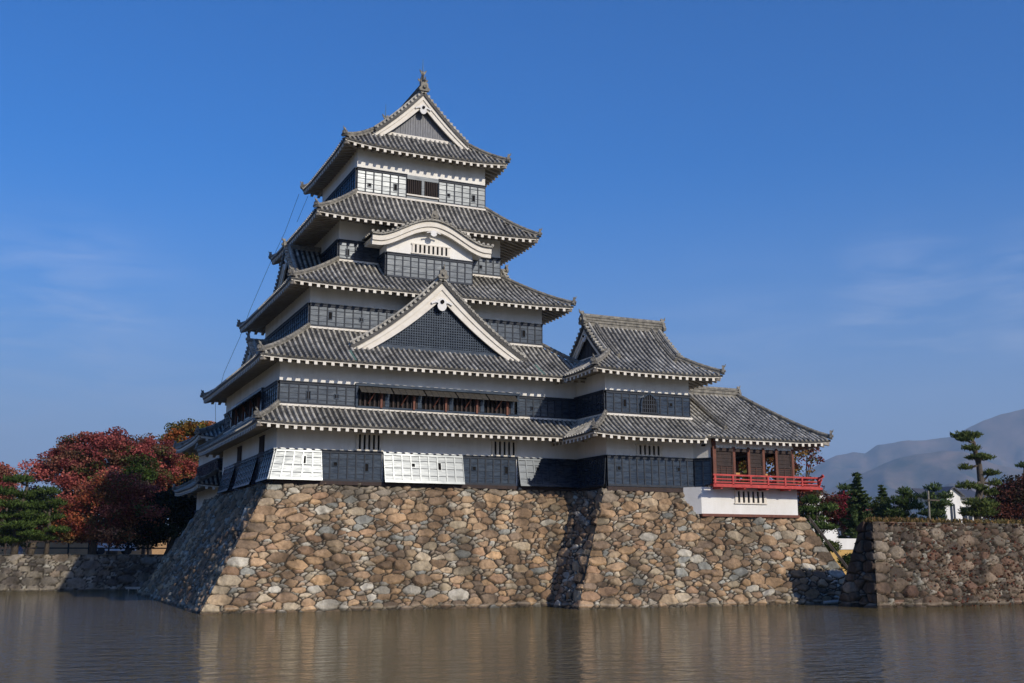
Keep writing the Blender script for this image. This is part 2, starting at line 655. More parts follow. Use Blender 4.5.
def eaves(roof, cx, cy, A, B, a, b, ze, up, sides, slope_in=0.25, pitch=0.42, xr=None, xf=None):
    """white fascia, rafters with their square ends showing, and the plaster soffit behind them"""
    X = xf or (lambda x, y, z: (x + cx, y + cy, z))

    def spans(sd):
        H, h = (A, a) if sd in 'FK' else (B, b)
        D, d = (B, b) if sd in 'FK' else (A, a)
        def place(u, v, z):
            return {'F': (u, -v, z), 'K': (-u, v, z), 'L': (-v, -u, z), 'R': (v, u, z)}[sd]
        return H, h, D, d, place
    fa, ra = MB(X), MB(X)
    so_ = MB(X)
    for sd in sides:
        H, h, D, d, pl = spans(sd)
        lo, hi = (-H, H)
        if xr and sd in xr:
            lo, hi = xr[sd]

        def zz(u, v):
            q = pl(u, v, 0)
            return ze + corner_up(q[0], q[1], A, B, up) + (D - v) * slope_in
        us = frange(lo, hi, 0.6)
        us = [min(max(u, -H + 0.04), H - 0.04) for u in us]
        for u0, u1 in zip(us[:-1], us[1:]):
            v = D - 0.05
            P = []
            for dz in (-0.155, -0.03):
                for u, vv in ((u0, v), (u1, v), (u1, v - 0.07), (u0, v - 0.07)):
                    P.append(pl(u, vv, zz(u, D) + dz))
            fa.hexa(P)

            def inner(u):
                return d if abs(u) <= h else d + (D - d) * (abs(u) - h) / (H - h)
            i0, i1 = inner(u0), inner(u1)
            so_.quad(pl(u0, D - 0.1, zz(u0, D) - 0.12), pl(u1, D - 0.1, zz(u1, D) - 0.12), pl(u1, i1, zz(u1, i1) - 0.12), pl(u0, i0, zz(u0, i0) - 0.12))
        for u in frange(lo + 0.16, hi - 0.16, pitch):
            v1 = inner(u)
            if D - v1 < 0.2:
                continue
            v0 = D - 0.055
            w2 = 0.078
            P = []
            for dz in (-0.315, -0.15):
                for uu, vv in ((u - w2, v0), (u + w2, v0), (u + w2, v1), (u - w2, v1)):
                    P.append(pl(uu, vv, zz(u, D) + (D - vv) * slope_in + dz))
            ra.mi = 1
            ra.hexa(P)
            ra.mi = 0
            vo = v0 + 0.012
            zo = zz(u, D)
            ra.quad(pl(u - w2, vo, zo - 0.312), pl(u + w2, vo, zo - 0.312), pl(u + w2, vo, zo - 0.16), pl(u - w2, vo, zo - 0.16))
    # diagonal hip rafters
    for sx in (-1, 1):
        for sy in (-1, 1):
            if ('F' if sy < 0 else 'K') in sides and ('L' if sx < 0 else 'R') in sides:
                z0 = ze + up - 0.22
                ra.mi = 1
                ra.bar((sx * a, sy * b, z0 + (A - a) * slope_in - up * 0.6), (sx * (A - 0.1), sy * (B - 0.1), z0), 0.2, 0.2)
    fa.build('fascia', M['trim'], roof)
    ra.build('eave_rafters', [M['trim'], M['soffit']], roof)
    so_.build('soffit', M['soffit'], roof)


def skirt_roof(keep, cx, cy, A, B, a, b, ze, zi, up=0.14, c=0.22, sides='FLRK', eave_sides=None, inner_strip=True, label=None, fcols=None):
    """pent roof round the foot of the next storey"""
    def mk(pt):
        return MB(lambda x, y, z: (x + cx, y + cy, z))
    mb = mk(0)
    edge = []

    def zz(x, y, t):
        return ze + (zi - ze) * conc(t, c) + corner_up(x, y, A, B, up) * (1 - t) ** 2
    for sd in sides:
        H, h, D, d = (A, a, B, b) if sd in 'FK' else (B, b, A, a)
        def P(u, t, sd=sd, D=D, d=d):
            v = D + (d - D) * t
            x, y = {'F': (u, -v), 'K': (-u, v), 'L': (-v, -u), 'R': (v, u)}[sd]
            return (x, y, zz(x, y, t))
        us = frange(-H, H, RIB)
        cols = [(u, 0.0, 1.0 if abs(u) <= h else max(0.0, (H - abs(u)) / (H - h))) for u in us]
        if fcols and sd in fcols:
            lo, hi = fcols[sd]
            cols = [q for q in cols if lo <= q[0] <= hi]
        slope(mb, P, cols, 7, ribs=cols[1:-1] if not fcols else cols)
        # front lip of the tiles
        for q, r_ in zip(cols[:-1], cols[1:]):
            p0, p1 = P(q[0], 0), P(r_[0], 0)
            mb.quad((p0[0], p0[1], p0[2] - 0.09), (p1[0], p1[1], p1[2] - 0.09), p1, p0)
            if q[2] >= 1 and r_[2] >= 1:
                pass
    roof = mb.build('roof', [M['pan'], M['rib']], keep, label)
    hb = None
    for sx in (-1, 1):
        for sy in (-1, 1):
            if not (('F' if sy < 0 else 'K') in sides and ('L' if sx < 0 else 'R') in sides):
                continue
            hb = mk(0)
            pts = []
            for k in range(9):
                t = k / 8
                x, y = sx * (A + (a - A) * t), sy * (B + (b - B) * t)
                pts.append((x * 1.0, y * 1.0, zz(x, y, t) + 0.05))
            ridge_line(hb, pts, 0.22, 0.24)
            dx, dy = sx * (A - a), sy * (B - b)
            ogre_tile(hb, (pts[0][0], pts[0][1], pts[0][2] + 0.12), (dx, dy), 0.34)
            hb.build('hip_ridge', M['ridge'], roof)
    if inner_strip:
        st = mk(0)
        zb0, zb1 = zi - 0.02, zi + 0.085
        e = 0.11
        for sd in sides:
            if sd == 'F':
                st.box(-a - e, a + e, -b - e, -b + 0.05, zb0, zb1)
            if sd == 'K':
                st.box(-a - e, a + e, b - 0.05, b + e, zb0, zb1)
            if sd == 'L':
                st.box(-a - e + 0.004, -a + 0.05, -b - e + 0.06, b + e - 0.06, zb0 - 0.01, zb1 - 0.01)
            if sd == 'R':
                st.box(a - 0.05, a + e - 0.004, -b - e + 0.06, b + e - 0.06, zb0 - 0.01, zb1 - 0.01)
        st.build('plaster_course', M['trim'], roof)
    return roof


def verge_tiles(mb, prof, w, y0, y1, sgn, n):
    """row of short round tiles laid across the edge of a gable, ends facing out"""
    pts = []
    for k in range(n + 1):
        t = (k + 0.5) / (n + 1)
        x = sgn * w * t
        mb.tube([(x, y0, prof(x) + 0.09), (x, y1, prof(x) + 0.09)], 0.085, 7)


def bargeboard(mb, prof, w, y, hb0, hb1, th, drop, n=14, w0=0.0):
    """curved white gable board under the verge, both arms; hb0 height at apex, hb1 at the foot"""
    for sgn in (-1, 1):
        for k in range(n):
            xa, xb = sgn * (w0 + (w - w0) * k / n), sgn * (w0 + (w - w0) * (k + 1) / n)
            fa, fb = k / n, (k + 1) / n
            ha, hb = hb0 + (hb1 - hb0) * fa, hb0 + (hb1 - hb0) * fb
            za, zb = prof(xa) - drop, prof(xb) - drop
            P = [(xa, y, za - ha), (xb, y, zb - hb), (xb, y + th, zb - hb), (xa, y + th, za - ha), (xa, y, za), (xb, y, zb), (xb, y + th, zb), (xa, y + th, za)]
            if sgn < 0:
                P = [P[1], P[0], P[3], P[2], P[5], P[4], P[7], P[6]]
            mb.hexa(P)


PEND = [(0.0, -0.62), (0.2, -0.56), (0.36, -0.38), (0.42, -0.16), (0.34, 0.06), (0.52, 0.10), (0.72, 0.02), (0.9, -0.08), (0.98, 0.06), (0.7, 0.2), (0.38, 0.26), (0.26, 0.42), (0, 0.52)]
PEND = PEND + [(-x, z) for x, z in PEND[-2:0:-1]]


def pendant(part, X, x, y, z, s):
    """white carved gable pendant with its dark six-leaf boss"""
    g = MB(X)
    g.prism([(x + p[0] * s, z + p[1] * s) for p in PEND], lambda q: (q[0], y + 0.07, q[1]), lambda q: (q[0], y, q[1]))
    o = g.build('pendant', M['white_paint'], part)
    b_ = MB(X)
    b_.tube([(x, y + 0.01, z + 0.18 * s), (x, y - 0.06, z + 0.18 * s)], 0.17 * s, 10)
    b_.build('boss', M['matte_black'], part)
    return o


def gable_roof(part_of, X, w, z0, z1, depth, c=0.3, lattice=True, name='gable', orn=0.45, hb=(0.5, 0.42), ov=0.0, pend=0.55, lat_z=None, label=None):
    """dormer gable; local x across, y inwards from the gable face, z up"""
    H = z1 - z0

    def prof(x):
        return z0 + H * conc(max(0.0, 1 - abs(x) / w), c)
    mb = MB(X)
    for sgn in (-1, 1):
        def P(y, t, sgn=sgn):
            x = sgn * w * (1 - t)
            return (x, y, z0 + H * conc(t, c))
        ys = frange(0.0, depth, RIB)
        cols = [(y, 0.0, 1.0) for y in ys]
        slope(mb, P, cols, 8, ribs=cols[1:], flip=(sgn > 0))
    # verge edge
    mb.mi = 1
    n = int(math.hypot(w, H) / 0.30)
    for sgn in (-1, 1):
        verge_tiles(mb, prof, w, -0.14, 0.22, sgn, n)
        for k in range(n):
            x0, x1 = sgn * w * k / n, sgn * w * (k + 1) / n
            mb.mi = 0
            mb.bar((x0, 0.0, prof(x0) - 0.07), (x1, 0.0, prof(x1) - 0.07), 0.2, 0.18)
            mb.mi = 1
            mb.bar((x0, 0.02, prof(x0) - 0.17), (x1, 0.02, prof(x1) - 0.17), 0.22, 0.035)
            mb.tube([(x0, 0.16, prof(x0) + 0.20), (x1, 0.16, prof(x1) + 0.19)], 0.085, 6)
    roof = mb.build(name, [M['pan'], M['rib']], part_of, label)
    bb = MB(X)
    bargeboard(bb, prof, w * 1.0, 0.04, hb[0], hb[1], 0.1, 0.19)
    bargeboard(bb, prof, w * 1.0, -0.02, hb[0] * 0.42, hb[1] * 0.42, 0.1, 0.195)
    bb.build('bargeboard', M['trim'], roof)
    g = MB(X)
    yb = 0.3
    zi0 = lat_z if lat_z is not None else z0 + 0.15
    # triangular field behind the boards
    N = 24
    for k in range(N):
        xa, xb = -w + 2 * w * k / N, -w + 2 * w * (k + 1) / N
        g.quad((xa, yb + 0.12, z0 - 0.5), (xb, yb + 0.12, z0 - 0.5), (xb, yb + 0.12, prof(xb) - 0.1), (xa, yb + 0.12, prof(xa) - 0.1))
    g.mi = 1
    if lattice:
        st = 0.135
        for k in range(-int(w / st), int(w / st) + 1):
            x = k * st
            zt = prof(x) - 0.2
            if zt > zi0:
                g.box(x - 0.03, x + 0.03, yb - 0.02, yb + 0.1, zi0, zt)
        z = zi0 + 0.08
        while z < z1 - 0.3:
            lo, hi = 0, w
            for _ in range(20):
                m_ = (lo + hi) / 2
                if prof(m_) - 0.2 > z:
                    lo = m_
                else:
                    hi = m_
            g.box(-lo, lo, yb - 0.005, yb + 0.1, z - 0.03, z + 0.03)
            z += st
        g.box(-w * 0.75, w * 0.75, yb - 0.06, yb + 0.14, zi0 - 0.22, zi0)
    else:
        for k in range(-int(w / 0.3), int(w / 0.3) + 1):
            x = k * 0.3
            zt = prof(x) - 0.2
            if zt > zi0:
                g.box(x - 0.03, x + 0.03, yb + 0.04, yb + 0.115, zi0, zt)
    g.build('gable_lattice' if lattice else 'gable_boards', [M['matte_black'] if lattice else M['gable_board'], M['lacquer'] if lattice else M['gable_board']], roof)
    if pend:
        pendant(roof, X, 0, -0.06, z1 - hb[0] - 0.12 - pend * 0.55, pend)
    rb = MB(X)
    ridge_line(rb, [(0, -0.05, z1), (0, depth, z1)], 0.26, 0.3)
    # the ogre tile faces outwards (local -y): place through two mapped points
    p0 = Vector(X(0, -0.1, z1 + 0.18))
    p1 = Vector(X(0, -1.1, z1 + 0.18))
    r2 = MB()
    ogre_tile(r2, p0, (p1 - p0), orn)
    off = len(rb.v)
    rb.v += r2.v
    for f in r2.f:
        rb.face([i + off for i in f])
    rb.build('ridge', M['ridge'], roof)
    return roof


def hip_gable_roof(part_of, X, A, B, a, b, g, ze, zr, tg, c=0.35, up=0.16, boards=True, pend=0.5, xf_eaves=None, eave_sides='FLRK', label=None, shachi=False, hb=(0.45, 0.4)):
    """hip-and-gable roof, gables facing local +-y. A half width across the ridge, B half length to the end eaves, g half length at the gables"""
    H = zr - ze
    xg = A * (1 - tg)

    def zs(s):
        return ze + H * conc(s, c)

    def zz(x, y, s):
        return zs(s) + corner_up(x, y, A, B, up) * (1 - s) ** 2
    mb = MB(X)
    ov = 0.32
    for sgn in (-1, 1):
        def P(y, s, sgn=sgn):
            x = sgn * A * (1 - s)
            return (x, y, zz(x, y, s))
        ys = frange(-B, B, RIB)
        low = [(y, 0.0, tg if abs(y) <= g else max(0.0, tg * (B - abs(y)) / (B - g))) for y in ys]
        slope(mb, P, low, 5, flip=(sgn > 0), ribs=[q for q in low[1:-1] if abs(q[0]) > g])
        yu = [-g - ov] + [y for y in ys if abs(y) < g + ov - 0.1] + [g + ov]
        upc = [(y, tg, 1.0) for y in yu]
        slope(mb, P, upc, 7, flip=(sgn > 0), ribs=[(y, 0.0 if abs(y) <= g else tg, 1.0) for y in yu[1:-1]])
        for q, r_ in zip(low[:-1], low[1:]):
            p0, p1 = P(q[0], 0), P(r_[0], 0)
            mb.quad((p0[0], p0[1], p0[2] - 0.09), (p1[0], p1[1], p1[2] - 0.09), p1, p0)
    for sgn in (-1, 1):
        def P(x, t, sgn=sgn):
            y = sgn * (B - (B - g + 0.25) * t)
            return (x, y, zz(x, y, tg * t) + 0.0)

        def P2(x, t, sgn=sgn):
            y = sgn * (B - (B - g) * t)
            return (x, y, zz(x, y, tg * t))
        xs = frange(-A, A, RIB)
        cols = [(x, 0.0, 1.0 if abs(x) <= xg else max(0.0, (A - abs(x)) / (A - xg))) for x in xs]
        slope(mb, P2, cols, 5, flip=(sgn > 0), ribs=cols[1:-1])
        for q, r_ in zip(cols[:-1], cols[1:]):
            p0, p1 = P2(q[0], 0), P2(r_[0], 0)
            mb.quad((p0[0], p0[1], p0[2] - 0.09), (p1[0], p1[1], p1[2] - 0.09), p1, p0)

    def prof(x):
        return zs((A - abs(x)) / A)
    mb.mi = 1
    n = int(math.hypot(xg, zr - zs(tg)) / 0.30)
    for end in (-1, 1):
        for sgn in (-1, 1):
            for k in range(n + 1):
                t = (k + 0.5) / (n + 1)
                x = sgn * xg * t
                mb.tube([(x, end * (g + ov + 0.12), prof(x) + 0.09), (x, end * (g + ov - 0.25), prof(x) + 0.09)], 0.085, 7)
            for k in range(n):
                x0, x1 = sgn * xg * k / n, sgn * xg * (k + 1) / n
                mb.mi = 0
                mb.bar((x0, end * (g + ov), prof(x0) - 0.07), (x1, end * (g + ov), prof(x1) - 0.07), 0.2, 0.18)
                mb.mi = 1
                mb.bar((x0, end * (g + ov - 0.02), prof(x0) - 0.17), (x1, end * (g + ov - 0.02), prof(x1) - 0.17), 0.22, 0.035)
                mb.tube([(x0, end * (g + ov - 0.18), prof(x0) + 0.20), (x1, end * (g + ov - 0.18), prof(x1) + 0.20)], 0.085, 6)
    roof = mb.build('roof', [M['pan'], M['rib']], part_of, label)
    for end in (-1, 1):
        XE = (lambda x, y, z: X(x, y - g - ov, z)) if end < 0 else (lambda x, y, z: X(-x, g + ov - y, z))
        bb = MB(XE)
        bargeboard(bb, prof, xg * 1.08, 0.04, hb[0], hb[1], 0.1, 0.19)
        bargeboard(bb, prof, xg * 1.08, -0.02, hb[0] * 0.42, hb[1] * 0.42, 0.1, 0.195)
        bb.build('bargeboard', M['trim'], roof)
        gb = MB(XE)
        N = 20
        yb = ov + 0.05
        for k in range(N):
            xa, xb = -xg + 2 * xg * k / N, -xg + 2 * xg * (k + 1) / N
            gb.quad((xa, yb, zs(tg) - 0.25), (xb, yb, zs(tg) - 0.25), (xb, yb, prof(xb) - 0.1), (xa, yb, prof(xa) - 0.1))
        gb.mi = 1
        for k in range(-int(xg / 0.15), int(xg / 0.15) + 1):
            x = k * 0.15
            if prof(x) - 0.2 > zs(tg):
                gb.box(x - 0.016, x + 0.016, yb - 0.025, yb, zs(tg) - 0.2, prof(x) - 0.2)
        gb.build('gable_boards', [M['gable_board'] if boards else M['matte_black'], M['gable_board']], roof)
        ww = MB(XE)
        ww.box(-xg * 0.75, xg * 0.75, yb - 0.1, yb - 0.02, zs(tg) - 0.1, zs(tg) + 0.12)
        ww.build('plaster_course', M['trim'], roof)
        pendant(roof, XE, 0, -0.06, zr - hb[0] - 0.1 - pend * 0.55, pend)
    # main ridge
    rb = MB(X)
    rb.box(-0.16, 0.16, -g - ov - 0.05, g + ov + 0.05, zr - 0.1, zr + 0.42)
    for z in (zr + 0.1, zr + 0.25, zr + 0.4):
        rb.box(-0.2, 0.2, -g - ov - 0.07, g + ov + 0.07, z, z + 0.045)
    rb.tube([(0, -g - ov - 0.1, zr + 0.5), (0, g + ov + 0.1, zr + 0.5)], 0.12, 8)
    rb.build('ridge', M['ridge'], roof)
    for end in (-1, 1):
        p0, p1 = Vector(X(0, end * (g + ov + 0.08), zr + 0.2)), Vector(X(0, end * (g + ov + 2), zr + 0.2))
        r2 = MB()
        ogre_tile(r2, p0, p1 - p0, 0.55)
        r2.build('ogre_tile', M['ridge'], roof)
    # descending ridges and hips
    for sx in (-1, 1):
        for sy in (-1, 1):
            hbm = MB(X)
            pts = [(sx * A * (1 - s), sy * (g - 0.35), zs(s) + 0.06) for s in [tg * 0.72 + (1 - tg * 0.72) * k / 10 for k in range(11)]]
            ridge_line(hbm, pts, 0.22, 0.26)
            hbm.build('descending_ridge', M['ridge'], roof)
            hip = MB(X)
            pts = []
            for k in range(8):
                t = k / 7
                x, y = sx * A * (1 - tg * t), sy * (B - (B - g) * t)
                pts.append((x, y, zz(x, y, tg * t) + 0.05))
            ridge_line(hip, pts, 0.22, 0.26)
            o_ = hip.build('hip_ridge', M['ridge'], roof)
            r2 = MB()
            q0, q1 = Vector(X(*pts[0])), Vector(X(*pts[1]))
            ogre_tile(r2, (q0.x, q0.y, q0.z + 0.12), q0 - q1, 0.36)
            r2.build('ogre_tile', M['ridge'], roof)
    return roof


def shachi(part, p, d):
    """ridge-end dolphin: head down on the ridge, tail curled up; d = +1/-1 along y, the way its tail leans"""
    mb = MB()
    x, y, z = p
    path = [(x, y - d * 0.05, z), (x, y + d * 0.12, z + 0.16), (x, y + d * 0.16, z + 0.36), (x, y + d * 0.06, z + 0.56), (x, y - d * 0.04, z + 0.72), (x, y + d * 0.02, z + 0.9)]
    mb.tube(path, [0.13, 0.17, 0.145, 0.105, 0.06, 0.02], 8)
    for s in (-1, 1):                      # tail lobes
        mb.prism([(0, 0), (0.10, 0.16), (0.22, 0.22), (0.16, 0.06), (0.08, -0.1)], lambda q: (x + s * q[0], y - d * 0.03, z + 0.72 + q[1]), lambda q: (x + s * q[0], y + d * 0.03, z + 0.72 + q[1]))
        mb.prism([(0, 0), (0.16, 0.1), (0.2, 0.0), (0.1, -0.1)], lambda q: (x + s * (0.12 + q[0]), y, z + 0.3 + q[1]), lambda q: (x + s * (0.12 + q[0]), y + 0.04, z + 0.3 + q[1]))
    for k in range(4):                     # back fin
        mb.bar((x, y - d * 0.0, z + 0.2 + k * 0.12), (x, y - d * 0.14, z + 0.27 + k * 0.12), 0.04, 0.08)
    mb.build('ridge_dolphin', M['ridge'], part)


# ------------------------------------------------------------------ helpers: walls
def frame2(p0, p1):
    d = Vector((p1[0] - p0[0], p1[1] - p0[1], 0))
    L = d.length
    d.normalize()
    return d, Vector((d.y, -d.x, 0)), L


def cladding(parent, p0, p1, zb, zt, flare=0.0, fl=0.0, fr=0.0, ports=(), pitch=0.45, rows=4, label=None, cheeks=False, name='board_cladding'):
    """black boarded wall skirt between two plan points: lapped boards, battens and rails; ports = (u, z, 'square'|'tall')"""
    d, n, L = frame2(p0, p1)
    h = zt - zb
    r = random.Random(int((p0[0] * 31 + p0[1] * 17 + zb * 7) * 10))

    def Pt(u, wz, dd):
        f = 1 - wz / h
        us = u - fl * f * (1 - u / L) + fr * f * (u / L)
        q = Vector((p0[0], p0[1], zb + wz)) + d * us + n * (dd + flare * f)
        return tuple(q)
    mb = MB()
    cols = frange(0, L, pitch)

    def slab(u0, u1, w0, w1, d0, d1):
        mb.hexa([Pt(u0, w0, d1), Pt(u1, w0, d1), Pt(u1, w0, d0), Pt(u0, w0, d0), Pt(u0, w1, d1), Pt(u1, w1, d1), Pt(u1, w1, d0), Pt(u0, w1, d0)])
    for c0, c1 in zip(cols[:-1], cols[1:]):
        for k in range(rows):
            w0, w1 = h * k / rows, h * (k + 1) / rows
            j = [r.uniform(-0.0014, 0.0014) for _ in range(4)]
            a, b_ = Pt(c0, w0, 0.062 + j[0]), Pt(c1, w0, 0.062 + j[1])
            c_, e = Pt(c1, w1, 0.05 + j[2]), Pt(c0, w1, 0.05 + j[3])
            mb.quad(a, b_, c_, e)
            mb.quad(Pt(c0, w0, 0.02), Pt(c1, w0, 0.02), b_, a)
    mb.mi = 1
    for k in range(1, rows):
        slab(0, L, h * k / rows - 0.011, h * k / rows + 0.011, 0.0, 0.067)
    mb.mi = 0 if flare > 0.3 else 1
    for c in cols:
        slab(max(0, c - 0.032), min(L, c + 0.032), 0.0, h, -0.02, 0.085)
    slab(0, L, h - 0.11, h, -0.02, 0.10)
    slab(0, L, 0.0, 0.11, -0.02, 0.10)
    slab(-0.03, L + 0.03, h, h + 0.04, -0.02, 0.14)
    # ends
    if cheeks or flare:
        for u in (0.0, L):
            mb.quad(Pt(u, 0, 0.05), Pt(u, 0, -flare - 0.02), Pt(u, h, -0.02), Pt(u, h, 0.05))
        mb.quad(Pt(0, 0, 0.05), Pt(L, 0, 0.05), Pt(L, 0, -flare - 0.02), Pt(0, 0, -flare - 0.02))
    o = mb.build(name, [M['lacquer'], M['batten']], parent, label)
    for u, z, kd in ports:
        pb = MB()
        wz = z - zb
        hw, hh = (0.085, 0.085) if kd == 'square' else (0.085, 0.18)

        def sl(u0, u1, w0, w1, d0, d1):
            pb.hexa([Pt(u0, w0, d1), Pt(u1, w0, d1), Pt(u1, w0, d0), Pt(u0, w0, d0), Pt(u0, w1, d1), Pt(u1, w1, d1), Pt(u1, w1, d0), Pt(u0, w1, d0)])
        pb.mi = 1
        sl(u - hw, u + hw, wz - hh, wz + hh, 0.03, 0.072)
        pb.mi = 0
        e = 0.035
        sl(u - hw - e, u - hw, wz - hh - e, wz + hh + e, 0.03, 0.092)
        sl(u + hw, u + hw + e, wz - hh - e, wz + hh + e, 0.03, 0.092)
        sl(u - hw, u + hw, wz - hh - e, wz - hh, 0.03, 0.092)
        sl(u - hw, u + hw, wz + hh, wz + hh + e, 0.03, 0.092)
        pb.build('gun_port', [M['lacquer'], M['matte_black']], o)
    return o


def wall_box(parent, x0, x1, y0, y1, z0, z1, name='wall', m='plaster'):
    mb = MB()
    mb.box(x0, x1, y0, y1, z0, z1)
    return mb.build(name, M[m], parent)


def slit_window(wall, p0, p1, u0, u1, z0, z1, nb, dark='matte_black', bars='trim', proud=0.03):
    """barred slit window: dark recess with upright plastered bars"""
    d, n, L = frame2(p0, p1)
    mb = MB()

    def slab(a, b_, z_0, z_1, d0, d1):
        q = lambda u, z, e: tuple(Vector((p0[0], p0[1], z)) + d * u + n * e)
        mb.hexa([q(a, z_0, d1), q(b_, z_0, d1), q(b_, z_0, d0), q(a, z_0, d0), q(a, z_1, d1), q(b_, z_1, d1), q(b_, z_1, d0), q(a, z_1, d0)])
    mb.mi = 1
    slab(u0, u1, z0, z1, -0.01, 0.006)
    mb.mi = 0
    st = (u1 - u0) / (nb + 0.5)
    for k in range(nb + 1):
        c = u0 + st * (k + 0.25)
        slab(c - st * 0.27, c + st * 0.27, z0, z1, 0.0, 0.07)
    slab(u0 - 0.06, u1 + 0.06, z1, z1 + 0.06, -0.01, 0.08)
    slab(u0 - 0.06, u1 + 0.06, z0 - 0.06, z0, -0.01, 0.08)
    return mb.build('slit_window', [M[bars], M[dark]], wall)


# ------------------------------------------------------------------ setting: ground, water, hills
def axis(pts):
    out = []
    for p in pts:
        out += [p]
    return out


def ground():
    xs = [-12000, -3000, -800, -300, -120, -60, -30, -14, 0, 10, 21.4, 21.6, 40, 80, 150, 300, 302, 900, 3000, 12000]
    ys = [-12000, -3000, -600, -140, -80, -57.5, -56.5, -30, -15.5, -15.3, -8, 5, 24.0, 24.2, 30, 45, 80, 200, 700, 2500, 6000, 14000]

    def z(x, y):
        if y <= -57.5:
            return 0.95
        if abs(x) > 301:
            return 1.2
        if x >= 21.6 and y >= -15.3:
            return 1.15
        if y >= 24.2:
            return 2.42 if x < 12 else 1.15
        return -1.3
    V = [(x, y, z(x, y)) for y in ys for x in xs]
    n = len(xs)
    F = [(j * n + i, j * n + i + 1, (j + 1) * n + i + 1, (j + 1) * n + i) for j in range(len(ys) - 1) for i in range(n - 1)]
    o = arr_mesh('ground', V, F, M['grass'])
    tag(o, kind='structure', label='grass and bare soil banks round the moat')


ground()


def water():
    m = bpy.data.materials.new('moat_water')
    m.use_nodes = True
    n = m.node_tree
    b = n.nodes['Principled BSDF']
    b.inputs['Base Color'].default_value = (0.098, 0.074, 0.029, 1)
    b.inputs['Roughness'].default_value = 0.05
    b.inputs['IOR'].default_value = 1.33
    g = n.nodes.new('ShaderNodeNewGeometry')
    hs_ = []
    for sc_, wgt, st in ((1.6, 1.15, (0.5, 1.0, 1)), (6.0, 0.6, (0.55, 1, 1)), (0.11, 1.6, (1, 0.5, 1))):
        mp_ = n.nodes.new('ShaderNodeMapping')
        mp_.inputs['Scale'].default_value = st
        mp_.inputs['Rotation'].default_value = (0, 0, R(24))
        t = n.nodes.new('ShaderNodeTexNoise')
        t.inputs['Scale'].default_value = sc_
        t.inputs['Detail'].default_value = 3
        n.links.new(g.outputs['Position'], mp_.inputs['Vector'])
        n.links.new(mp_.outputs['Vector'], t.inputs['Vector'])
        k = n.nodes.new('ShaderNodeMath')
        k.operation = 'MULTIPLY'
        k.inputs[1].default_value = wgt
        n.links.new(t.outputs['Fac'], k.inputs[0])
        hs_.append(k.outputs[0])
    a = n.nodes.new('ShaderNodeMath')
    n.links.new(hs_[0], a.inputs[0])
    n.links.new(hs_[1], a.inputs[1])
    # calm and ruffled patches
    a2 = n.nodes.new('ShaderNodeMath')
    a2.operation = 'MULTIPLY'
    n.links.new(a.outputs[0], a2.inputs[0])
    n.links.new(hs_[2], a2.inputs[1])
    bp = n.nodes.new('ShaderNodeBump')
    bp.inputs['Strength'].default_value = 1.0
    bp.inputs['Distance'].default_value = 0.24
    n.links.new(a2.outputs[0], bp.inputs['Height'])
    n.links.new(bp.outputs[0], b.inputs['Normal'])
    mb = MB()
    mb.quad((-300, -57, 0), (300, -57, 0), (300, 24.05, 0), (-300, 24.05, 0))
    o = mb.build('water', m)
    tag(o, kind='structure', label='brown rippled moat water in front of the castle')


water()


def mountains():
    """autumn hills: three ridges one behind the other, height from the outline each shows against the sky"""
    cx, cy = -19.5, -59.2
    prof = [
        (8600, 1500, [(30, 0), (36, 40), (39.5, 82), (41.0, 98), (41.8, 101), (42.4, 100), (43.0, 108), (44.2, 111), (45.2, 113), (46.4, 117), (47.2, 126), (48, 134), (49, 139), (50.0, 145), (51, 149), (53, 152), (56, 158), (60, 150), (66, 120), (75, 80)]),
        (6400, 1300, [(30, 0), (36, 20), (38, 40), (40, 60), (42, 80), (44, 96), (46, 106), (47, 104), (48.5, 90), (50, 84), (52, 92), (56, 110), (62, 116), (75, 70)]),
        (4700, 1000, [(36, 0), (40, 24), (43, 44), (45, 62), (46.3, 72), (47.3, 68), (49, 48), (51, 42), (54, 60), (60, 80), (75, 60)]),
    ]
    # heights given in pixels of rise at the photograph's scale -> metres at that distance
    az = np.linspace(30, 78, 420)
    rr = np.linspace(3000, 11500, 170)
    V = np.zeros((len(rr), len(az), 3))
    for i, r in enumerate(rr):
        x = cx + r * np.sin(np.radians(az))
        y = cy + r * np.cos(np.radians(az))
        h = np.zeros(len(az))
        for rk, wk, pts in prof:
            P = np.array(pts, float)
            el = np.interp(az, P[:, 0], P[:, 1]) * np.cos(np.radians(az - 24.4)) / 1083.8
            u = abs(r - rk) / wk
            gl = np.array([abs(noise.noise(Vector((a / 420, b / 700, 7.7)))) + 0.6 * abs(noise.noise(Vector((a / 190, b / 300, 2.2)))) for a, b in zip(x, y)])
            base = el * rk * (max(0, 1 - u) ** 1.0) * (1 - np.minimum(0.9, 2.6 * u) * gl * 0.8) if u < 1 else el * 0
            h = np.maximum(h, base)
        nz_ = np.array([noise.fractal(Vector((a / 900, b / 900, 0.3)), 0.9, 2.1, 6) for a, b in zip(x, y)])
        rg = np.array([1 - abs(noise.noise(Vector((a / 520, b / 520, 4.3)))) * 2 for a, b in zip(x, y)])
        crest = np.clip(h / 700, 0, 1)
        h = h * (1 + (0.05 * nz_ + 0.035 * rg) * (1.3 - crest)) + np.minimum(h, 60) * 0.15 * nz_
        V[i, :, 0], V[i, :, 1], V[i, :, 2] = x, y, h - 4
    n = len(az)
    F = [(j * n + i, (j + 1) * n + i, (j + 1) * n + i + 1, j * n + i + 1) for j in range(len(rr) - 1) for i in range(n - 1)]
    m = mat('hill_forest', (0.006, 0.03, 0.03), 1.0, 0.0045, col2=(0.22, 0.15, 0.11), detail=10, spec=0.0)
    o = arr_mesh('mountains', V.reshape(-1, 3), F, m, smooth=True)
    tag(o, kind='structure', label='blue hazy wooded mountains beyond the town on the right')


mountains()


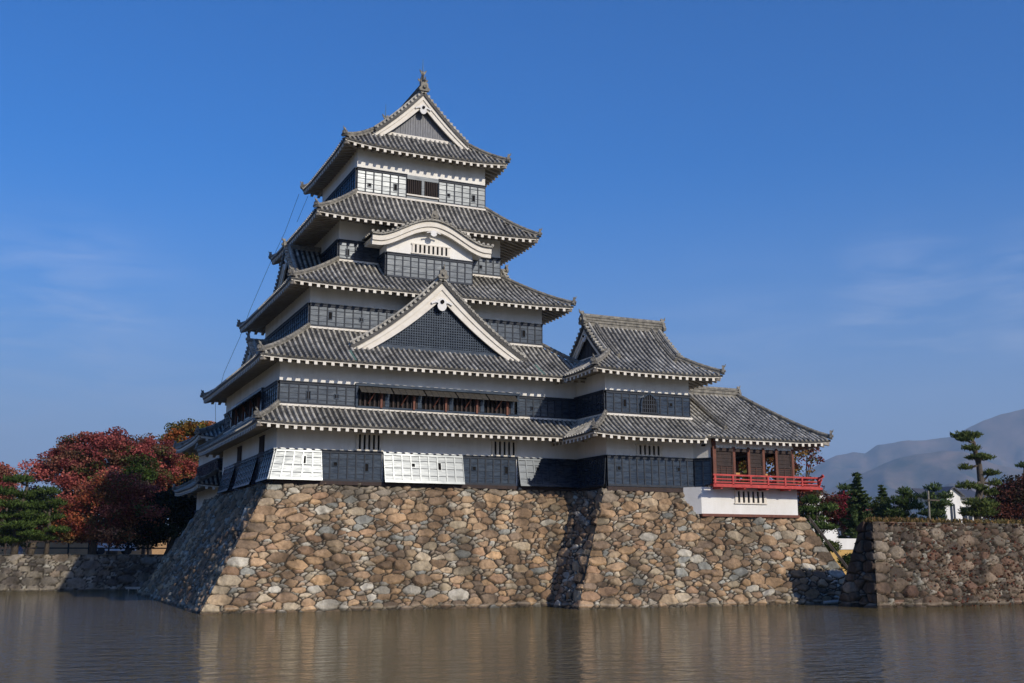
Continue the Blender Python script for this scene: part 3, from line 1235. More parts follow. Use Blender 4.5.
# ------------------------------------------------------------------ dry-stone walls
PAL_WARM = [(0.29, 0.205, 0.13), (0.33, 0.235, 0.15), (0.245, 0.175, 0.115), (0.21, 0.15, 0.10), (0.30, 0.235, 0.16), (0.20, 0.155, 0.115), (0.34, 0.235, 0.14), (0.28, 0.24, 0.175), (0.17, 0.13, 0.095), (0.33, 0.285, 0.215), (0.26, 0.175, 0.115)]
PAL_GREY = [(0.14, 0.105, 0.074), (0.17, 0.125, 0.086), (0.105, 0.08, 0.058), (0.15, 0.10, 0.066), (0.21, 0.17, 0.125), (0.09, 0.068, 0.05), (0.145, 0.085, 0.056)]
PAL_BANK = [(0.145, 0.125, 0.098), (0.175, 0.15, 0.115), (0.12, 0.10, 0.08), (0.16, 0.125, 0.09), (0.20, 0.17, 0.125), (0.11, 0.092, 0.075)]


def stone_face(parent, bot, top, name='stone_face', seed=1, size=0.47, res=0.042, amp=0.14, pal=PAL_WARM, bands=True, margin=(0.10, 0.10), litter=0.0, curve=0.0):
    """battered wall of fitted rough stones: bot and top are polylines with matching parameters; every stone is a displaced cell"""
    rs = np.random.RandomState(seed)

    def poly(pl, u):
        pl = np.array(pl, float)
        sg = np.linspace(0, 1, len(pl)) if pl.shape[1] == 3 else pl[:, 3]
        return np.stack([np.interp(u, sg, pl[:, k]) for k in range(3)], -1)
    L = np.linalg.norm(np.array(bot[-1][:3]) - np.array(bot[0][:3]))
    S = np.linalg.norm(np.array(top[0][:3]) - np.array(bot[0][:3]))
    nu, nv = int(L / res) + 1, int(S / res) + 1
    u = np.linspace(0, 1, nu)
    v = np.linspace(0, 1, nv)
    B, T = poly(bot, u), poly(top, u)
    Pm = B[None, :, :] * (1 - v)[:, None, None] + T[None, :, :] * v[:, None, None]
    if curve:
        sag = curve * np.sin(np.pi * v) ** 1.0
    # wall coordinates: along the wall and up it
    ax = (np.array(bot[-1][:3]) - np.array(bot[0][:3])) / L
    U = Pm @ ax
    U = U - U.min()
    Wc = v[:, None] * np.linalg.norm(T - B, axis=1)[None, :]
    U0, U1, W1 = U.min() - 0.5, U.max() + 0.5, Wc.max() + 0.5
    # sites by dart throwing, each with a radius: many middling stones, some big, small fillers between
    sites, rads = [], []
    cell = {}
    for side in (0, -1):                   # long corner stones laid alternately
        k = 0
        while k * 0.50 < Wc[-1, side]:
            vv = k * 0.50 + 0.25
            uu = np.interp(vv, Wc[:, side], U[:, side])
            sites.append((uu + (0.32 if k % 2 else 0.5) * (1 if side == 0 else -1), vv))
            rads.append(0.34 if k % 2 else 0.42)
            cell.setdefault((int(sites[-1][0] / 1.0), int(sites[-1][1] / 1.0)), []).append(len(sites) - 1)
            k += 1

    def ok(p, r_):
        ci, cj = int(p[0] / 1.0), int(p[1] / 1.0)
        for a in range(ci - 2, ci + 3):
            for b_ in range(cj - 2, cj + 3):
                for k in cell.get((a, b_), ()):
                    q = sites[k]
                    if math.hypot((p[0] - q[0]) * 0.68, (p[1] - q[1]) * 1.22) < (r_ + rads[k]) * 0.67:
                        return False
        return True
    area = (U1 - U0) * (W1 + 0.5)
    for r_, tries in ((size * 0.80, 0.5), (size * 0.60, 1.6), (size * 0.50, 4.0), (size * 0.36, 7), (size * 0.20, 25)):
        for _ in range(int(area * tries)):
            p = (rs.uniform(U0, U1), rs.uniform(-0.5, W1))
            rr_ = r_ * rs.uniform(0.88, 1.12)
            if ok(p, rr_):
                sites.append(p)
                rads.append(rr_)
                cell.setdefault((int(p[0] / 1.0), int(p[1] / 1.0)), []).append(len(sites) - 1)
    Sx = np.array(sites)
    Rr = np.array(rads)
    pts = np.stack([U.ravel(), Wc.ravel()], -1)
    # slight warp so that joints are not dead straight
    pts_w = pts + 0.013 * np.stack([np.sin(pts[:, 1] * 7.1 + pts[:, 0] * 2.3) + 0.6 * np.sin(pts[:, 1] * 19 + pts[:, 0] * 6), np.sin(pts[:, 0] * 6.3 + pts[:, 1] * 3.7) + 0.6 * np.sin(pts[:, 0] * 17 - pts[:, 1] * 7)], -1)
    MS = np.array([0.68, 1.22])
    # bucketed nearest-site search (power distance: straight-sided angular stones)
    N = len(pts)
    f1 = np.full(N, 9.0)
    edge = np.full(N, 9.0)
    idx = np.zeros(N, int)
    bx = (pts_w[:, 0] // 1.0).astype(int)
    by = (pts_w[:, 1] // 1.0).astype(int)
    keys = bx * 1000 + by
    order = np.argsort(keys, kind='stable')
    ks, st = np.unique(keys[order], return_index=True)
    st = list(st) + [N]
    for q, key in enumerate(ks):
        sel = order[st[q]:st[q + 1]]
        ci, cj = bx[sel[0]], by[sel[0]]
        cand = []
        for a in range(ci - 2, ci + 3):
            for b_ in range(cj - 2, cj + 3):
                cand += cell.get((int(a), int(b_)), [])
        if len(cand) < 4:
            continue
        cand = np.array(cand)
        pm, sm = pts_w[sel] * MS, Sx[cand] * MS
        D = ((pm[:, None, :] - sm[None]) ** 2).sum(-1) - (Rr[cand][None] * 0.92) ** 2
        o2 = np.argpartition(D, 3, axis=1)[:, :4]
        d4 = np.take_along_axis(D, o2, 1)
        so2 = np.argsort(d4, axis=1)
        o2 = np.take_along_axis(o2, so2, 1)
        d4 = np.take_along_axis(d4, so2, 1)
        best = np.full(len(sel), 9.0)
        for m_ in (1, 2, 3):
            sep = np.linalg.norm(sm[o2[:, m_]] - sm[o2[:, 0]], axis=1) + 1e-6
            best = np.minimum(best, (d4[:, m_] - d4[:, 0]) / (2 * sep) * 1.06)
        edge[sel], idx[sel] = best, cand[o2[:, 0]]
    jw = 0.024 + 0.020 * np.sin(pts[:, 0] * 2.1 + 1.7 * np.sin(pts[:, 1] * 1.9)) ** 2
    g = np.clip((edge - 0.012) / jw, 0, 1)
    hgt = np.clip(g * 1.25, 0, 1)
    big = Rr[idx] / size
    nS = len(Sx)
    tilt = rs.normal(0, 0.16, (nS, 2))
    tilt[:, 1] += 0.02
    lift = rs.normal(0, 0.035, nS)
    loc = pts - Sx[idx]
    face = lift[idx] + (tilt[idx] * loc).sum(1)
    for m_ in range(2):                    # broken facets on each stone
        an = rs.uniform(0, 2 * np.pi, nS)
        of = rs.uniform(0.02, 0.45, nS) * Rr
        kk = rs.uniform(0.15, 0.55, nS)
        face = face - kk[idx] * np.maximum(0, loc[:, 0] * np.cos(an[idx]) + loc[:, 1] * np.sin(an[idx]) - of[idx])
    disp = (hgt - 0.75) * amp * (0.6 + 0.6 * big) + hgt * np.clip(face, -0.11, 0.12)
    lump = np.sin(pts[:, 0] * 9 + 3 * np.sin(pts[:, 1] * 7)) * np.sin(pts[:, 1] * 11 + 2 * np.sin(pts[:, 0] * 5))
    disp = disp + hgt * lump * 0.010 + rs.normal(0, 0.004, N)
    # keep the side edges of the face on the wall's corner lines
    du = np.minimum((u[None, :] + 0 * v[:, None]) * L / margin[0], ((1 - u)[None, :] + 0 * v[:, None]) * L / margin[1]).ravel()
    disp = disp * np.clip(du, 0, 1)
    nrm = np.cross(ax, (np.array(top[0][:3]) - np.array(bot[0][:3])))
    nrm = nrm / np.linalg.norm(nrm)
    V = Pm.reshape(-1, 3) + nrm[None] * disp[:, None]
    if curve:
        V = V - nrm[None] * np.repeat(sag, nu)[:, None]
    # colour of each stone
    pc = np.array(pal)[rs.randint(0, len(pal), len(Sx))]
    pc = pc * rs.uniform(0.70, 1.25, (len(Sx), 1)) * (np.array([1.04, 0.97, 0.87]) if bands else 1.0)
    if bands:
        hh = Sx[:, 1] / Wc.max() + 0.05 * np.sin(Sx[:, 0] * 0.9)
        warm = np.exp(-((hh - 0.72) / 0.15) ** 2) * (rs.rand(len(Sx)) < 0.75) * rs.uniform(0.3, 1.0, len(Sx))
        pc = pc * (1 - 0.7 * warm[:, None]) + np.array([0.38, 0.245, 0.14])[None] * 0.7 * warm[:, None]
        grey = np.clip((hh - 0.86) / 0.06, 0, 1) * rs.uniform(0.4, 0.95, len(Sx))
        pc = pc * (1 - grey[:, None]) + np.array([0.225, 0.195, 0.15])[None] * grey[:, None]
        pl_ = rs.rand(len(Sx)) < 0.06
        pc[pl_] = np.array([0.42, 0.38, 0.30]) * rs.uniform(0.8, 1.1, (pl_.sum(), 1))
        low = rs.rand(len(Sx)) < 0.05
        pc[low] = np.array([0.24, 0.235, 0.20]) * rs.uniform(0.8, 1.2, (low.sum(), 1))
    small = Rr < size * 0.24
    mixs = rs.uniform(0, 0.8, (small.sum(), 1))
    pc[small] = pc[small] * (1 - mixs) + np.array([0.36, 0.34, 0.28]) * mixs
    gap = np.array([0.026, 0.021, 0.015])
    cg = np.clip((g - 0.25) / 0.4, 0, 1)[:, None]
    stain = np.array([noise.fractal(Vector((a * 0.9, b * 0.35, seed * 3.1)), 0.8, 2.2, 5) for a, b in pts])
    stain = np.clip(stain * 1.3 + 0.1, -0.35, 0.55)[:, None]
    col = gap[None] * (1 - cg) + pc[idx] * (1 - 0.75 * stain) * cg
    # waterline: pale dried rim and dark wet foot
    wz = V[:, 2]
    lev = 0.13 + 0.03 * np.sin(pts[:, 0] * 1.3) + 0.015 * np.sin(pts[:, 0] * 5.1)
    rim = np.clip(1 - abs(wz - lev - 0.05) / 0.05, 0, 1)[:, None] * 0.5
    col = col * (1 - rim) + np.array([0.36, 0.31, 0.23])[None] * rim
    wet = np.clip((lev - wz) / 0.05, 0, 1)[:, None] * 0.7
    col = col * (1 - wet) + np.array([0.035, 0.03, 0.02])[None] * wet
    j, i = np.meshgrid(np.arange(nv - 1), np.arange(nu - 1), indexing='ij')
    a = (j * nu + i).ravel()
    F = np.stack([a, a + 1, a + nu + 1, a + nu], -1)
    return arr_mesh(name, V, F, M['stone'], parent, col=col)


# castle keep's base
SB = empty('stone_base', (-1, 0, 0), 'wide battered base of rough brown stones under the five-tiered keep', 'stone base')
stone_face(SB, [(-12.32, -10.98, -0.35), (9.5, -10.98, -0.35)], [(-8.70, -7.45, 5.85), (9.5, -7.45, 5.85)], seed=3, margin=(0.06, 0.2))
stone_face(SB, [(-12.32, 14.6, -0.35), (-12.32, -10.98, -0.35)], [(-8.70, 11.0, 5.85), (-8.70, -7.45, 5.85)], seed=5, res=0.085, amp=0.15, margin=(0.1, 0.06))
mb = MB()
mb.quad((-8.75, -7.5, 5.80), (9.5, -7.5, 5.80), (9.5, 11.1, 5.80), (-8.75, 11.1, 5.80))
mb.quad((9.5, 14.6, -0.35), (-12.32, 14.6, -0.35), (-8.70, 11.0, 5.85), (9.5, 11.0, 5.85))
mb.build('base_top', M['soil'], SB)

SB2 = empty('stone_base', (12.5, -10, 0), 'battered stone base with a stepped top under the low turrets and red balcony', 'stone base')
FB = 0.585
yb = lambda z: -13.98 + FB * z
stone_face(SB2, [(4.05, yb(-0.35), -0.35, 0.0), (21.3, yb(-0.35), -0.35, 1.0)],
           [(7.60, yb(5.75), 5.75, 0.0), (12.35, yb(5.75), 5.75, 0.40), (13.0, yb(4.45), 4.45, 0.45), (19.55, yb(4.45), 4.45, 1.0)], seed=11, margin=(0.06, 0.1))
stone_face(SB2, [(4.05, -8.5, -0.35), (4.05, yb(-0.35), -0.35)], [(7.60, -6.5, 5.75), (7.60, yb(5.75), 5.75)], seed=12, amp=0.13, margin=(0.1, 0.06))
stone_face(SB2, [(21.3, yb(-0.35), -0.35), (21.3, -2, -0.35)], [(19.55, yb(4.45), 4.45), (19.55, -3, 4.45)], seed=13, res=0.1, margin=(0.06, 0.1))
mb = MB()
mb.quad((7.55, -10.68, 5.70), (12.75, -10.68, 5.70), (12.75, -5, 5.70), (7.55, -5, 5.70))
mb.quad((12.6, -11.42, 4.41), (19.5, -11.42, 4.41), (19.5, -3, 4.41), (12.6, -3, 4.41))
mb.quad((12.75, -10.75, 5.70), (12.75, -10.75, 4.3), (12.75, -5, 4.3), (12.75, -5, 5.70))
mb.build('base_top', M['soil'], SB2)

# right moat wall
SW = empty('stone_wall', (40, -17, 0), 'long dark moat wall at right with fallen red leaves on its stones', 'stone wall')
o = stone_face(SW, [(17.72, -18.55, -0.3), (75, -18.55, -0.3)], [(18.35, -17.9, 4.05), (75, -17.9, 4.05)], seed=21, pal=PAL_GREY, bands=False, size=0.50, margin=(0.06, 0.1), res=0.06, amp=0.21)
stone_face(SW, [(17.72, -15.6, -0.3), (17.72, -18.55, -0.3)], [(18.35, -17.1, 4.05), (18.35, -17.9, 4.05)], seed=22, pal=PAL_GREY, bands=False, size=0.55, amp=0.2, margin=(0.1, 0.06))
mb = MB()
mb.quad((75, -15.6, -0.3), (17.72, -15.6, -0.3), (18.35, -17.1, 4.05), (75, -17.1, 4.05))
mb.quad((18.3, -17.95, 4.0), (75, -17.95, 4.0), (75, -17.05, 4.0), (18.3, -17.05, 4.0))
mb.build('wall_top', M['soil'], SW)

# left moat wall
LW = empty('stone_wall', (-40, 22.9, 0), 'low grey moat wall under the red maples at left', 'stone wall')
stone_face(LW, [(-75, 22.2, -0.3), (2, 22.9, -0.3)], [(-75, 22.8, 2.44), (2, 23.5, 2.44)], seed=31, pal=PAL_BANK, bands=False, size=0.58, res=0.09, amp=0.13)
mb = MB()
mb.quad((-75, 22.75, 2.43), (2, 23.45, 2.43), (2, 24.9, 2.45), (-75, 24.9, 2.45))
mb.build('wall_top', M['soil'], LW)

# rubble between the turret base and the right wall
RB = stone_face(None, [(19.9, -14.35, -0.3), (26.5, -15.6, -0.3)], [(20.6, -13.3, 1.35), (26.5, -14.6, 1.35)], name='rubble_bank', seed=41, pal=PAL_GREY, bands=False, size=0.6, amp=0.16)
tag(RB, 'low shaded rubble bank in the gap between turret base and right moat wall', 'rubble bank')


# ------------------------------------------------------------------ the keep
K = empty('castle_keep', (0, 0, 5.8), 'tall black and white five-tiered castle keep with grey tiled roofs', 'castle')
A5, B5, a5, b5 = 4.853, 4.811, 3.832, 3.79
A4, B4, a4, b4 = 6.464, 5.596, 4.755, 3.89
A3, B3, a3, b3 = 7.947, 6.866, 6.608, 5.53
A2, B2, a2, b2 = 9.627, 8.567, 8.398, 7.34
A1, B1, a1, b1 = 9.718, 8.956, 8.43, 7.40

# walls
W1 = wall_box(K, -a1, a1, -b1, b1, 5.86, 8.75)
W2 = wall_box(K, -a2, a2, -b2, b2, 9.0, 11.95)
W3 = wall_box(K, -a3, a3, -b3, b3, 13.2, 16.2)
W4 = wall_box(K, -a4, a4, -b4, b4, 17.6, 20.45)
W5 = wall_box(K, -a5, a5, -b5, b5, 21.6, 24.75)

# roofs
E = 0.25
RF1 = skirt_roof(K, 0, 0, A1, B1, a2, b2, 8.37 + E - 0.06, 9.55, up=0.08)
eaves(RF1, 0, 0, A1, B1, a1, b1, 8.37 + E - 0.06, 0.08, 'FLRK')
RF2 = skirt_roof(K, 0, 0, A2, B2, a3, b3, 11.57 + E - 0.06, 13.85, up=0.08)
eaves(RF2, 0, 0, A2, B2, a2, b2, 11.57 + E - 0.06, 0.08, 'FLRK')
RF3 = skirt_roof(K, 0, 0, A3, B3, a4, b4, 15.81 + E - 0.06, 18.0, up=0.08)
eaves(RF3, 0, 0, A3, B3, a3, b3, 15.81 + E - 0.06, 0.08, 'FLRK')
RF4 = skirt_roof(K, 0, 0, A4, B4, a5, b5, 19.955 + E - 0.08, 21.98, up=0.10)
eaves(RF4, 0, 0, A4, B4, a4, b4, 19.955 + E - 0.08, 0.10, 'FLRK')
ident = lambda x, y, z: (x, y, z)
RF5 = hip_gable_roof(K, ident, A5, B5, a5, b5, 3.35, 24.42 + E - 0.15, 28.65, 0.42, c=0.36, up=0.20, pend=0.5, hb=(0.68, 0.40))
eaves(RF5, 0, 0, A5, B5, a5, b5, 24.42 + E - 0.15, 0.20, 'FLRK')
shachi(RF5, (0, -3.55, 29.12), 1)
shachi(RF5, (0, 3.55, 29.12), -1)

# dormer gables
gable_roof(RF2.parent, lambda x, y, z: (x, y - 7.12, z), 4.85, 12.78, 16.72, 2.6, c=0.30, lat_z=13.05, orn=0.5, hb=(0.88, 0.46), pend=0.62)
gable_roof(K, lambda x, y, z: (-6.75 + y, -x, z), 3.1, 16.9, 19.45, 2.6, c=0.3, orn=0.4)
gable_roof(K, lambda x, y, z: (6.75 - y, x, z), 3.1, 16.9, 19.45, 2.6, c=0.3, orn=0.4)
gable_roof(K, lambda x, y, z: (-8.5 + y, -x, z), 2.3, 12.5, 13.85, 2.2, c=0.3, orn=0.4, hb=(0.36, 0.3), pend=0.35)
gable_roof(K, lambda x, y, z: (8.5 - y, x, z), 2.3, 12.5, 13.85, 2.2, c=0.3, orn=0.4, hb=(0.36, 0.3), pend=0.35)

# storey 5 cladding
F = lambda a, b: ((-a, -b), (a, -b))
Lf = lambda a, b: ((-a, b), (-a, -b))


def port(a, xs):
    return [(x + a, z, k) for x, z, k in xs]


p0, p1 = F(a5, b5)
WX0, WX1 = -0.98, 0.95
cladding(W5.parent, p0, (WX0, -b5), 22.02, 23.42, ports=port(a5, [(-3.13, 22.52, 'square'), (-1.63, 22.6, 'tall')]), rows=5)
cladding(K, (WX1, -b5), p1, 22.02, 23.42, ports=[(1.54 - WX1, 22.58, 'square'), (3.08 - WX1, 22.6, 'tall')], rows=5)
mb = MB()
mb.box(WX0 + 0.03, WX1 - 0.03, -b5 - 0.06, -b5 - 0.005, 22.02, 22.3)
mb.box(WX0 + 0.03, WX1 - 0.03, -b5 - 0.10, -b5 - 0.005, 23.2, 23.44)
mb.box(-0.09, 0.07, -b5 - 0.10, -b5 - 0.005, 22.3, 23.2)
mb.mi = 1
mb.box(WX0 + 0.03, WX1 - 0.03, -b5 - 0.03, -b5 - 0.004, 22.3, 23.2)
mb.mi = 2
for k in range(16):
    x = WX0 + 0.12 + k * 0.112
    mb.box(x - 0.02, x + 0.02, -b5 - 0.08, -b5 - 0.03, 22.3, 23.2)
mb.mi = 3
mb.box(WX0 + 0.0, WX1 - 0.0, -b5 - 0.14, -b5 - 0.005, 22.24, 22.32)
mb.build('window', [M['lacquer'], M['matte_black'], M['dark_wood'], M['trim']], W5, 'twin barred dark window of the top storey')
cladding(K, *Lf(a5, b5), 22.02, 23.42, rows=5)
# storey 4
cladding(K, (-a4, -b4), (-2.5, -b4), 18.06, 19.15, ports=[(-4.29 + a4, 18.5, 'tall')])
cladding(K, (2.5, -b4), (a4, -b4), 18.06, 19.15, ports=[(3.5 - 2.5, 18.55, 'square')])
cladding(K, *Lf(a4, b4), 18.06, 19.15)
# storey 3
cladding(K, *F(a3, b3), 13.92, 15.12, ports=port(a3, [(-5.55, 14.56, 'tall'), (-3.89, 14.49, 'square'), (5.44, 14.53, 'tall')]))
cladding(K, *Lf(a3, b3), 13.92, 15.12)
# storey 2
cladding(K, (-a2, -b2), (-4.62, -b2), 9.62, 10.72, ports=[(-6.98 + a2, 10.1, 'tall'), (-5.58 + a2, 10.12, 'square')])
cladding(K, (4.30, -b2), (7.75, -b2), 9.62, 10.72, ports=[(5.11 - 4.30, 10.1, 'square')])
cladding(K, (-a2, b2), (-a2, 4.6), 9.62, 10.72)
cladding(K, (-a2, -4.0), (-a2, -b2), 9.62, 10.72)


def awning_band(p0, p1, z0, z1, n, cat_label=None):
    """row of openings closed by propped-up board shutters, with reddish uprights in the openings"""
    d, nn, L = frame2(p0, p1)
    q = lambda u, z, e: tuple(Vector((p0[0], p0[1], z)) + d * u + nn * e)

    def slab(mb, a, b_, z_0, z_1, d0, d1):
        mb.hexa([q(a, z_0, d1), q(b_, z_0, d1), q(b_, z_0, d0), q(a, z_0, d0), q(a, z_1, d1), q(b_, z_1, d1), q(b_, z_1, d0), q(a, z_1, d0)])
    fr = MB()
    slab(fr, 0, L, z1 - 0.14, z1, 0.0, 0.2)
    slab(fr, 0, 0.12, z0, z1 - 0.14, 0.0, 0.16)
    slab(fr, L - 0.12, L, z0, z1 - 0.14, 0.0, 0.16)
    slab(fr, 0, L, z0 - 0.04, z0 + 0.06, 0.0, 0.14)
    fr.mi = 1
    slab(fr, 0.1, L - 0.1, z0, z1 - 0.1, 0.0, 0.012)
    band = fr.build('shutter_band', [M['lacquer'], M['matte_black']], K)
    st = (L - 0.3) / n
    for k in range(n):
        u0, u1 = 0.15 + st * k, 0.15 + st * (k + 1) - 0.10
        w_ = MB()
        for j in range(6):
            x = u0 + (u1 - u0) * (j + 0.4) / 6.6
            slab(w_, x - 0.045, x + 0.045, z0 + 0.06, z1 - 0.2, 0.012, 0.1)
        w_.mi = 1
        x = u0 + (u1 - u0) * 0.72
        slab(w_, x - 0.055, x + 0.055, z0 + 0.0, z0 + 0.78, 0.1, 0.2)
        w_.bar(q(u0 + 0.5, z0 + 0.2, 0.12), q(u0 + 0.75, z1 - 0.45, 0.5), 0.04, 0.04)
        w_.mi = 2
        slab(w_, u1 - 0.24, u1 - 0.03, z0 + 0.08, z0 + 0.72, 0.02, 0.13)
        w_.build('window', [M['dark_wood'], M['rust_wood'], M['lacquer']], band)
        a_ = MB()
        lo = z1 - 0.14
        P = []
        e0, e1, h = 0.10, 0.62, 0.38
        nb = 5
        for j in range(nb):
            b0, b1 = u0 - 0.02 + (u1 - u0 + 0.04) * j / nb + 0.008, u0 - 0.02 + (u1 - u0 + 0.04) * (j + 1) / nb - 0.008
            a_.hexa([q(b0, lo - h, e1), q(b1, lo - h, e1), q(b1, lo - 0.03, e0), q(b0, lo - 0.03, e0), q(b0, lo - h + 0.035, e1), q(b1, lo - h + 0.035, e1), q(b1, lo + 0.005, e0), q(b0, lo + 0.005, e0)])
        a_.build('shutter', M['awning'], band)


awning_band((-4.62, -b2), (4.30, -b2), 9.66, 10.86, 5)
awning_band((-a2, 4.6), (-a2, -4.0), 9.66, 10.86, 4)

# storey 1: plain and flared stone-drop panels
zb, zt = 5.97, 7.44
cladding(K, (-a1, -b1), (-6.25, -b1), zb, zt, flare=0.36, fl=0.36, ports=[(-7.08 + a1, 6.95, 'tall')], label='flared stone-drop panel with glossy boards')
cladding(K, (-6.25, -b1), (-3.20, -b1), zb, zt, ports=[(-5.55 + 6.25, 6.8, 'square'), (-3.98 + 6.25, 6.68, 'tall')])
cladding(K, (-3.12, -b1), (1.10, -b1), zb, zt, flare=0.36, ports=[(-1.6 + 3.12, 6.86, 'square'), (-0.21 + 3.12, 6.84, 'tall')], label='flared stone-drop panel with glossy boards')
cladding(K, (1.10, -b1), (4.12, -b1), zb, zt, ports=[(1.54 - 1.1 + 0.2, 6.82, 'square'), (3.56 - 1.1, 6.78, 'tall')])
cladding(K, (4.22, -b1), (7.75, -b1), zb, zt, flare=0.36, ports=[(5.3 - 4.22, 6.9, 'square')], label='flared stone-drop panel with glossy boards')
# left face, storey 1
cladding(K, (-a1, -5.0), (-a1, -b1), zb, zt, flare=0.36, fr=0.40)
cladding(K, (-a1, 1.2), (-a1, -3.4), zb, zt, flare=0.36)
cladding(K, (-a1, 6.2), (-a1, 2.8), zb, zt, flare=0.36)
cladding(K, (-a1, -3.4), (-a1, -5.0), zb, zt)
cladding(K, (-a1, 2.8), (-a1, 1.2), zb, zt)
slit_window(W1, (-a1, -b1), (a1, -b1), -4.52 + a1, -3.2 + a1, 7.56, 8.30, 5, bars='trim')
slit_window(W1, (-a1, -b1), (a1, -b1), 2.75 + a1, 4.18 + a1, 7.56, 8.26, 5, bars='trim')
slit_window(W1, (-a1, b1), (-a1, -b1), b1 + 3.6, b1 + 4.6, 7.56, 8.3, 4, bars='dark_wood')
slit_window(W1, (-a1, b1), (-a1, -b1), b1 - 2.4, b1 - 1.4, 7.56, 8.3, 4, bars='dark_wood')
mb = MB()
mb.box(-a1 - 0.1, 7.8, -b1 - 0.14, -b1 + 0.1, 5.80, 5.98)
mb.box(-a1 - 0.14, -a1 + 0.1, -b1 - 0.1, b1, 5.80, 5.98)
mb.build('sill_beam', M['dark_wood'], K)

# front bay with the curved gable (storey 4)
BX = 2.48
BAY = wall_box(K, -BX, BX, -5.22, -3.8, 16.6, 18.9, name='bay_wall')
cladding(BAY.parent, (-BX, -5.22), (BX, -5.22), 17.05, 18.38)
cladding(K, (-BX, -3.9), (-BX, -5.22), 17.05, 18.38)
slit_window(BAY, (-BX, -5.22), (BX, -5.22), BX - 1.05, BX + 1.1, 18.56, 19.02, 8)


def kara(x, w=3.55):
    """outline of the curved gable: flat tips, swelling to a round crown"""
    u = min(1.0, abs(x) / w)
    s = 0.5 + 0.5 * math.cos(math.pi * min(1, u / 0.86))
    return s ** 0.85


KW, KY0, KY1 = 3.45, -5.78, -3.7
kz = lambda x: 19.06 + 1.12 * kara(x)
mb = MB()


def PK(y, t):
    x = -KW + 2 * KW * t
    return (x, y, kz(x) + 0.22)


cols = [(y, 0.0, 1.0) for y in frange(KY0 + 0.1, KY1, RIB)]
slope(mb, PK, cols, 28, flip=True, ribs=cols[1:])
mb.mi = 1
n = 25
for k in range(n + 1):
    x = -KW + 2 * KW * (k + 0.0) / n
    mb.tube([(x, KY0 - 0.06, kz(x) + 0.27), (x, KY0 + 0.3, kz(x) + 0.27)], 0.085, 7)
xs = frange(-KW, KW, 0.2)
for xa, xb in zip(xs[:-1], xs[1:]):
    mb.bar((xa, KY0 + 0.05, kz(xa) + 0.18), (xb, KY0 + 0.05, kz(xb) + 0.18), 0.22, 0.09)
KR = mb.build('curved_gable', [M['pan'], M['rib']], K)
mb = MB()
xs = frange(-KW + 0.02, KW - 0.02, 0.14)
for (y, th, h0, drop) in ((KY0 + 0.06, 0.16, 0.30, 0.02), (KY0 + 0.14, 0.14, 0.52, 0.04)):
    for xa, xb in zip(xs[:-1], xs[1:]):
        ea, eb = 1.0, 1.0
        za, zb_ = kz(xa) + 0.14 - drop, kz(xb) + 0.14 - drop
        mb.hexa([(xa, y, za - h0), (xb, y, zb_ - h0), (xb, y + th, zb_ - h0), (xa, y + th, za - h0), (xa, y, za), (xb, y, zb_), (xb, y + th, zb_), (xa, y + th, za)])
mb.build('bargeboard', M['trim'], KR)
mb = MB()
for xa, xb in zip(xs[:-1], xs[1:]):      # plastered underside
    mb.quad((xa, KY0 + 0.2, kz(xa) + 0.0), (xb, KY0 + 0.2, kz(xb) + 0.0), (xb, KY1, kz(xb) + 0.0), (xa, KY1, kz(xa) + 0.0))
xs2 = frange(-BX, BX, 0.2)
for xa, xb in zip(xs2[:-1], xs2[1:]):    # plastered tympanum over the bay
    mb.quad((xa, -5.225, 18.4), (xb, -5.225, 18.4), (xb, -5.225, kz(xb) + 0.05), (xa, -5.225, kz(xa) + 0.05))
    for s_ in (-1, 1):
        pass
for s_ in (-1, 1):
    for k in range(5):                    # rafter blocks under the tips
        y = KY0 + 0.35 + k * 0.36
        mb.box(s_ * (BX + 0.02), s_ * (KW - 0.1), y - 0.07, y + 0.07, kz(KW) - 0.14, kz(KW) + 0.02) if s_ > 0 else mb.box(-(KW - 0.1), -(BX + 0.02), y - 0.07, y + 0.07, kz(KW) - 0.14, kz(KW) + 0.02)
mb.build('tympanum', M['plaster'], KR)
g = MB()
g.prism([(p[0] * 0.42, 19.62 + p[1] * 0.3) for p in PEND], lambda q: (q[0], KY0 + 0.12, q[1]), lambda q: (q[0], KY0 + 0.03, q[1]))
g.build('pendant', M['white_paint'], KR)
rb = MB()
ridge_line(rb, [(0, KY0 + 0.05, kz(0) + 0.24), (0, KY1, kz(0) + 0.24)], 0.24, 0.24)
ogre_tile(rb, (0, KY0, kz(0) + 0.42), (0, -1), 0.42)
rb.build('ridge', M['ridge'], KR)

# lightning conductor cables down the left side, copper valley strip, finial rods
mb = MB()
cps = [tuple(at(px_, py_, yy_)) for px_, py_, yy_ in ((299, 194, 4.9), (285, 232, 5.6), (268, 268, 6.2), (250, 310, 6.9), (240, 337, 7.4), (224, 373, 8.0), (215.5, 404, 8.3), (215.5, 425, 8.3))]
mb.tube(cps, 0.012, 5)
mb.build('conductor_cable', M['wire'], K)
mb = MB()
mb.tube([tuple(at(308, 196, 3.6)), tuple(at(297, 222, 3.8))], 0.012, 5)
mb.build('conductor_cable', M['wire'], K)
for y in (-3.5, 3.5):
    mb = MB()
    mb.tube([(0.0, y, 29.8), (0.0, y, 30.75)], [0.03, 0.008], 5)
    mb.build('lightning_rod', M['copper'], K)
for x in (-5.0, 5.25):
    mb = MB()
    pa = lambda t: (x, -(B2 + (b3 - B2) * t), 11.69 + (13.85 - 11.69) * conc(t, 0.22) + 0.10)
    mb.strip([pa(t) for t in (0.0, 0.12, 0.24, 0.36)], 0.15, 0.05)
    mb.build('copper_gutter', M['copper'], RF2)


